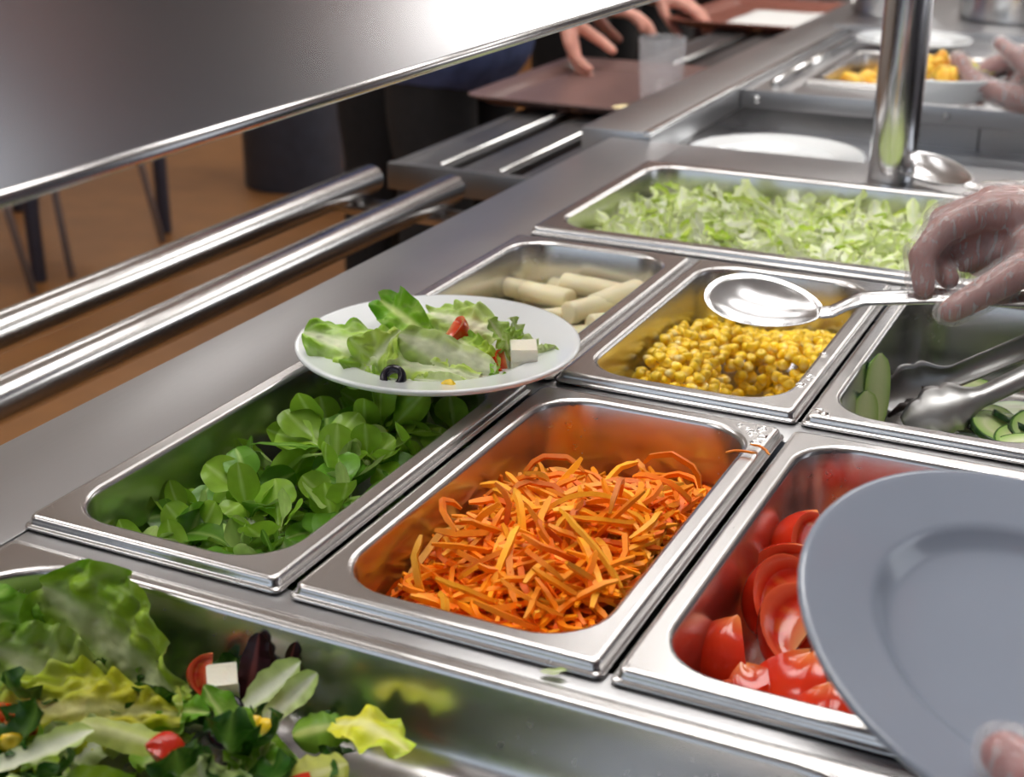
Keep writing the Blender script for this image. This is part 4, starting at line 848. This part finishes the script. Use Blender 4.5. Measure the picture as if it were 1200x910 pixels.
# ------------------------------------------------------------------ furniture behind the rails
def dining_table(label, x, y, h, leg_r, sx, sy):
    o = thing('dining_table', label, 'table', None, (x, y, 0)); m = MB(); m.box(-sx-.06, .06, -.06, sy+.06, h-.03, h, .004); m.obj('tabletop', 'table_wood', o, auto=40)
    for a, b in ((0, 0), (-sx, 0), (0, sy), (-sx, sy)):
        m = MB(); m.tube([(a, b, .0), (a, b, .004), (a, b, h-.031)], [leg_r*.8, leg_r, leg_r], 20); m.obj('leg', 'navy_tube', o, auto=50)
dining_table('dining table on navy tube legs beside the dark bin', -2.40, 2.50, .74, .022, .62, .58)
def chair(label, x, y, rz):
    o = thing('metal_chair', label, 'chair', 'metal chairs at the tables', (x, y, 0)); o.rotation_euler = (0, 0, rz)
    m = MB(); m.box(-.2, .2, -.2, .2, .44, .46, .008); m.obj('seat', 'table_wood', o, auto=40)
    m = MB(); m.box(-.2, .2, -.235, -.22, .62, .84, .006); m.obj('backrest', 'table_wood', o, auto=40)
    for a in (-1, 1):
        m = MB(); m.tube([(a*.21, .25, .0), (a*.18, .17, .435)], .011, 12); m.obj('leg', 'grey_tube', o)
        m = MB(); m.tube([(a*.21, -.27, .0), (a*.18, -.19, .44), (a*.18, -.213, .65), (a*.18, -.218, .84)], .011, 12); m.obj('leg', 'grey_tube', o)
chair('grey metal chair pushed in under the dining table', -2.61, 2.78, PI/2)
chair('grey metal chair standing clear beside the dining table', -2.61, 2.20, PI/2)
m = MB(); o = thing('waste_bin', 'dark blue grey cylindrical bin on the brown floor', 'bin', None, (-2.40, 3.84, 0)); m.lathe([(0, 0), (.178, 0), (.182, .006), (.184, .60), (.186, .62)], n=48); m.obj('body', 'dark_plastic', o, auto=40); m = MB(); m.lathe([(.186, .62), (.190, .622), (.190, .645), (.17, .66), (.09, .665), (.085, .64)], n=48); m.obj('lid', 'dark_plastic', o, auto=40)

# ------------------------------------------------------------------ people
def hand_chains(wr, d, n, side, curl=.45, spread=.06, thumb_curl=.35):
    """generic hand: wrist point, finger direction, palm normal, side sign; returns chains [(pts, radii)]"""
    d = Vector(d).normalized(); n = Vector(n); n = (n-d*n.dot(d)).normalized(); a = d.cross(n)*side; wr = Vector(wr); ch = []
    for k, (off, L, rr, c) in enumerate(((.031, .072, .0102, 1), (.0105, .080, .0104, 1.05), (-.0105, .074, .0100, 1.1), (-.030, .058, .0088, 1.2))):
        kn = wr+d*(.086-.005*abs(k-1))+a*off; pts = [kn]; ang = 0; dd = (d+a*spread*(1.2-.8*k)).normalized()
        for seg, f in enumerate((.45, .31, .24)): ang += curl*c*(.7 if seg == 0 else 1); pts.append(pts[-1]+(dd*math.cos(ang)+n*math.sin(ang))*L*f)
        ch.append((pts, [rr*1.12, rr*1.02, rr*.95, rr*.85])); ch.append(([wr+a*off*.55, kn], [.016, .0125]))
    t0 = wr+d*.022+a*.022; td = (d*.62+a*.62+n*(.3+thumb_curl)).normalized(); t1 = t0+td*.042; td2 = (td+d*.5+n*thumb_curl*.6-a*.35).normalized(); t2 = t1+td2*.034; td3 = (td2+d*.2-a*.25).normalized()
    ch.append(([t0, t1, t2, t2+td3*.026], [.0155, .0118, .0100, .0085])); ch.append(([wr-d*.012, wr+d*.012], [.024, .024])); return ch
def mesh_chains(chs, grow, voxel, sm):
    mb = MB()
    for p, r in chs: chain(mb, p, r, grow)
    return remesh(mb, voxel, sm)
def person(label, x, y, face, skin, top, legs, hands, group=None, glove=False, h=1.72, voxel=.0032, hem=.86, sleeve_cut=.05, hair='hair_brown'):
    """standing figure; hands: list of (side, chains, wrist). Body is one mesh, clothes, hair and gloves are children"""
    k = h/1.72; f = Vector((math.cos(face), math.sin(face), 0)); rt = Vector((f.y, -f.x, 0)); up = Vector((0, 0, 1)); O = Vector((x, y, 0))
    P = lambda a, b, c: O+rt*a*k+f*b*k+up*c*k
    body, cl, tr = MB(), MB(), MB(); g = .011
    def seg(mb, a, b, ra, rb, gr=0): capsule(mb, a, b, ra+gr, rb+gr, 16)
    torso = [(P(-.075, 0, .97), P(.075, 0, .97), .118, .118), (P(-.07, .0, 1.1), P(.07, .0, 1.1), .108, .108), (P(-.09, .01, 1.25), P(.09, .01, 1.25), .112, .112), (P(-.12, 0, 1.36), P(.12, 0, 1.36), .085, .085), (P(0, 0, 1.0), P(0, .0, 1.34), .125, .12)]
    for s in torso: seg(body, *s); seg(cl, *s, g)
    seg(body, P(0, -.01, 1.38), P(0, .01, 1.52), .058, .054)
    seg(body, P(0, .0, 1.60), P(0, .015, 1.64), .085, .088); seg(body, P(0, .03, 1.56), P(0, .05, 1.535), .062, .045); seg(body, P(0, .098, 1.60), P(0, .112, 1.578), .010, .014)
    for s in (-1, 1): seg(body, P(s*.086, .0, 1.60), P(s*.09, -.005, 1.57), .012, .010)
    for s in (-1, 1):
        leg = [(P(s*.09, 0, .93), P(s*.10, .012, .5), .092, .060), (P(s*.10, .012, .5), P(s*.11, -.015, .09), .058, .040)]
        for q in leg: seg(body, *q); seg(tr, *q, .014)
        seg(body, P(s*.11, -.02, .05), P(s*.12, .13, .035), .036, .032)
    seg(tr, P(-.075, 0, .96), P(.075, 0, .96), .126, .126)
    if hem < .9:
        seg(cl, P(-.085, .01, hem+.13), P(.085, .01, hem+.13), .128, .128)
    done = []
    for side, chs, wr in hands:
        wr = Vector(wr); sh = P(side*.185, 0, 1.385); d = wr-sh; L1, L2 = .30*k, .265*k; D = min(d.length, L1+L2-.004); dn = d.normalized()
        a = (L1*L1-L2*L2+D*D)/(2*D); hh = math.sqrt(max(0, L1*L1-a*a)); pole = (-up*.8-f*.5+rt*side*.35); pole = (pole-dn*pole.dot(dn)).normalized()
        if d.length > L1+L2: a = d.length*.53
        el = sh+dn*a+pole*hh
        for mb, gr, cut in ((body, 0, 0), (cl, g, sleeve_cut)):
            seg(mb, sh, el, .054, .043, gr); w2 = wr+(el-wr).normalized()*cut; seg(mb, el, w2, .043, .029 if not cut else .034, gr)
        done.append((side, chs, wr, el))
    for side in (-1, 1):
        if side not in [q[0] for q in done]:
            sh = P(side*.185, 0, 1.385); el = P(side*.23, -.02, 1.11); wr = P(side*.10, .22, 1.16)
            for mb, gr, cut in ((body, 0, 0), (cl, g, sleeve_cut)): seg(mb, sh, el, .054, .043, gr); seg(mb, el, wr+(el-wr).normalized()*cut, .043, .029 if not cut else .034, gr)
            done.append((side, hand_chains(wr, (f*.5-rt*side*.8+up*.1), (-f*.2-up), -side, .5), wr, el))
    vs, fs = remesh(body, .011, 5); o_m = MB(); o_m.add(vs, fs)
    gl = []
    for side, chs, wr, el in done:
        full = chs+[([wr, wr+(el-wr).normalized()*.09], [.026, .032])]
        v2, f2 = mesh_chains(full, 0, voxel, 3); o_m.add(v2, f2)
        if glove: gl.append((full, wr, el))
    o = o_m.obj('person', skin); tag(o, label, 'person', group)
    vs, fs = remesh(cl, .012, 5); m = MB(); m.add([v+Vector((0, 0, 0))+Vector((1, 1, .4))*.004*noise3(v*9) for v in vs], fs); m.obj('top', top, o)
    vs, fs = remesh(tr, .012, 5); m = MB(); m.add([v+Vector((1, 1, .2))*.005*noise3(v*8) for v in vs], fs); m.obj('trousers', legs, o)
    for s in (-1, 1):
        m = MB(); seg(m, P(s*.11, -.03, .055), P(s*.12, .14, .042), .046, .042); m.v = [(a, b, max(.0, c)) for a, b, c in m.v]; m.obj('shoe', 'shoe_black', o)
        m = MB(); seg(m, P(s*.032, .083, 1.61), P(s*.032, .084, 1.61), .012, .012); m.obj('eye', 'paper_white', o)
    m = MB(); seg(m, P(0, -.018, 1.61), P(0, -.005, 1.665), .092, .090); seg(m, P(0, -.04, 1.54), P(0, -.02, 1.6), .06, .085); vs, fs = remesh(m, .01, 2); m = MB(); m.add(vs, fs); m.obj('hair', hair, o)
    for full, wr, el in gl:
        v2, f2 = mesh_chains(full+[([wr+(el-wr).normalized()*.02, wr+(el-wr).normalized()*.095], [.034, .042])], .0038, .0030, 2); m = MB()
        for v in v2:
            nz = noise3(Vector((v.x*130, v.y*130, v.z*45)))*.0018+abs(noise3(Vector((v.x*40, v.y*60, v.z*30))+Vector((3, 1, 7))))*.0045-.001; c = Vector(wr); m.v.append(tuple(v+(v-c).normalized()*nz)); m.c.append((1, 1, 1))
        m.f = f2; m.mi = [0]*len(f2); gv = m.obj('glove', 'polythene', o); gv['label'] = 'crinkled clear plastic glove'
    return o
# server with the spoon: pinch grip from above
sp = [([W(441, 577, 104), W(415, 552, 93), W(404, 536, 74), W(410, 527, 54)], [.0125, .0112, .0102, .0088]),
      ([W(444, 594, 107), W(410, 584, 92), W(408, 562, 70), W(424, 549, 56)], [.0125, .0112, .0102, .0088]),
      ([W(454, 610, 105), W(430, 610, 84), W(440, 592, 66), W(456, 578, 62)], [.012, .0108, .0098, .0085]),
      ([W(468, 622, 99), W(452, 624, 80), W(462, 606, 68), W(476, 592, 66)], [.0112, .0095, .0088, .0078]),
      ([W(505, 580, 80), W(472, 549, 66), W(449, 525, 52), W(434, 511, 43)], [.0165, .0135, .0115, .0095]),
      ([W(532, 606, 100), W(441, 577, 104)], [.024, .0145]), ([W(532, 606, 100), W(444, 594, 107)], [.024, .0145]), ([W(532, 606, 100), W(454, 610, 105)], [.024, .0145]), ([W(532, 606, 98), W(468, 622, 99)], [.023, .0135]), ([W(532, 600, 94), W(505, 580, 80), W(478, 568, 84)], [.022, .018, .014]), ([W(468, 604, 84), W(446, 590, 76), W(432, 572, 66)], [.017, .015, .011]), ([W(476, 586, 88), W(452, 590, 90), W(434, 584, 84)], [.018, .017, .012]), ([W(480, 582, 78), W(456, 580, 74)], [.015, .013]), ([W(450, 588, 82), W(426, 580, 80)], [.016, .014]), ([W(466, 590, 64), W(442, 582, 62)], [.014, .012])]
person('person in dark grey reaching a gloved hand to the serving spoon', .98, .82, math.radians(190), 'skin_warm', 'cloth_grey', 'cloth_black', [(1, sp, W(532, 606, 100))], glove=True, voxel=.0028)
# hand with the empty plate: thumb on the rim, fingers under it
fp = [([W(622, -140, 46), W(598, -112, 58), W(572, -90, 65), W(552, -74, 66)], [.017, .0135, .0118, .0098]),
      ([W(604, -100, 36), W(580, -62, 26), W(560, -36, 24), W(546, -18, 28)], [.0125, .0112, .0102, .009]), ([W(622, -98, 33), W(602, -56, 22), W(584, -26, 20), W(572, -8, 24)], [.0125, .0112, .0102, .009]),
      ([W(640, -100, 33), W(626, -60, 20), W(610, -32, 18), W(600, -14, 22)], [.012, .0108, .0098, .0086]), ([W(656, -106, 34), W(648, -72, 22), W(636, -50, 19), W(628, -34, 22)], [.011, .0095, .0088, .0078])]
wr = W(662, -182, 44); fp += [([wr, q], [.024, .0145]) for q in (W(604, -100, 36), W(622, -98, 33), W(640, -100, 33), W(656, -106, 34))]+[([wr, W(622, -140, 46)], [.022, .017])]
person('person in dark grey holding the empty plate in a gloved hand', 1.06, -.08, math.radians(200), 'skin_deep', 'cloth_grey', 'cloth_black', [(-1, fp, wr)], glove=True, voxel=.0034)
# server carrying the potato dish
h1 = hand_chains(W(420, 1462, 32), (-1, .04, .05), (0, .35, .9), -1, .35); h2 = hand_chains(W(424, 1505, 96), (-1, .1, -.25), (-.1, -.3, -.9), 1, .4)
person('person in white with gloved hands around the potato dish', .98, 1.62, math.radians(186), 'skin_warm', 'cloth_white', 'cloth_black', [(1, h2, W(424, 1505, 96)), (-1, h1, W(420, 1462, 32))], glove=True, voxel=.004)
# customers along the tray slide
gq = 'customers standing along the tray slide'
person('customer in black standing behind the navy jacket customer', -1.22, 2.52, 0, 'skin', 'cloth_black', 'cloth_black', [], gq, voxel=.006)
ha = hand_chains(W(-470, 1856, 66), (.35, -.25, -.9), (.75, .3, .2), -1, .24, .0, .5); hb = hand_chains(W(-560, 2150, 30), (.85, .5, -.15), (.1, 0, -1), 1, .3)
person('customer in a navy jacket touching the brown tray', -.80, 2.06, 0, 'skin', 'cloth_navy', 'cloth_black', [(1, ha, W(-470, 1856, 66)), (-1, hb, W(-560, 2150, 30))], gq, voxel=.004, hem=.74, sleeve_cut=.03)
hc = hand_chains(W(-560, 2560, 10), (.95, .1, -.25), (0, 0, -1), -1, .35)
person('customer in maroon and black at the reddish tray', -.80, 2.74, 0, 'skin', 'cloth_maroon', 'cloth_black', [(1, hc, W(-560, 2560, 10))], gq, voxel=.005)
person('customer in black beyond the reddish tray', -.84, 3.30, 0, 'skin', 'cloth_black', 'cloth_black', [], gq, voxel=.006)
person('customer in black and maroon furthest along the slide', -.86, 3.95, 0, 'skin', 'cloth_black', 'cloth_maroon', [], gq, voxel=.006)

# ------------------------------------------------------------------ water drops on the pan rims
DM = []
for k in range(4):
    m = MB(); n = 14; m.lathe([(0.0002, .0012), (.0012, .0010), (.0020, .0006), (.0024, 0)], n=n); m.v = [(x*(1+.5*math.sin(2*math.atan2(y, x)+k)), y*(1+.3*math.cos(3*math.atan2(y, x)+k)), z) for x, y, z in m.v]; DM.append(m.mesh('water_drop', 'water'))
r = random.Random(17)
for u, v in ((346, 304), (350, 311), (341, 309), (335, 313), (354, 300), (352, 290), (380, 356), (376, 362), (384, 353), (350, 316), (352, 402), (354, 420), (351, 470)):
    o = link('water_drop', DM[r.randrange(4)]); o.matrix_world = Matrix.Translation(W(u, v, 8.1)) @ Matrix.Rotation(r.uniform(0, 6.28), 4, 'Z') @ Matrix.Scale(r.uniform(.7, 1.5), 4); tag(o, 'small clear water drop on a steel pan rim', 'water drop', 'water drops on the pan rims')
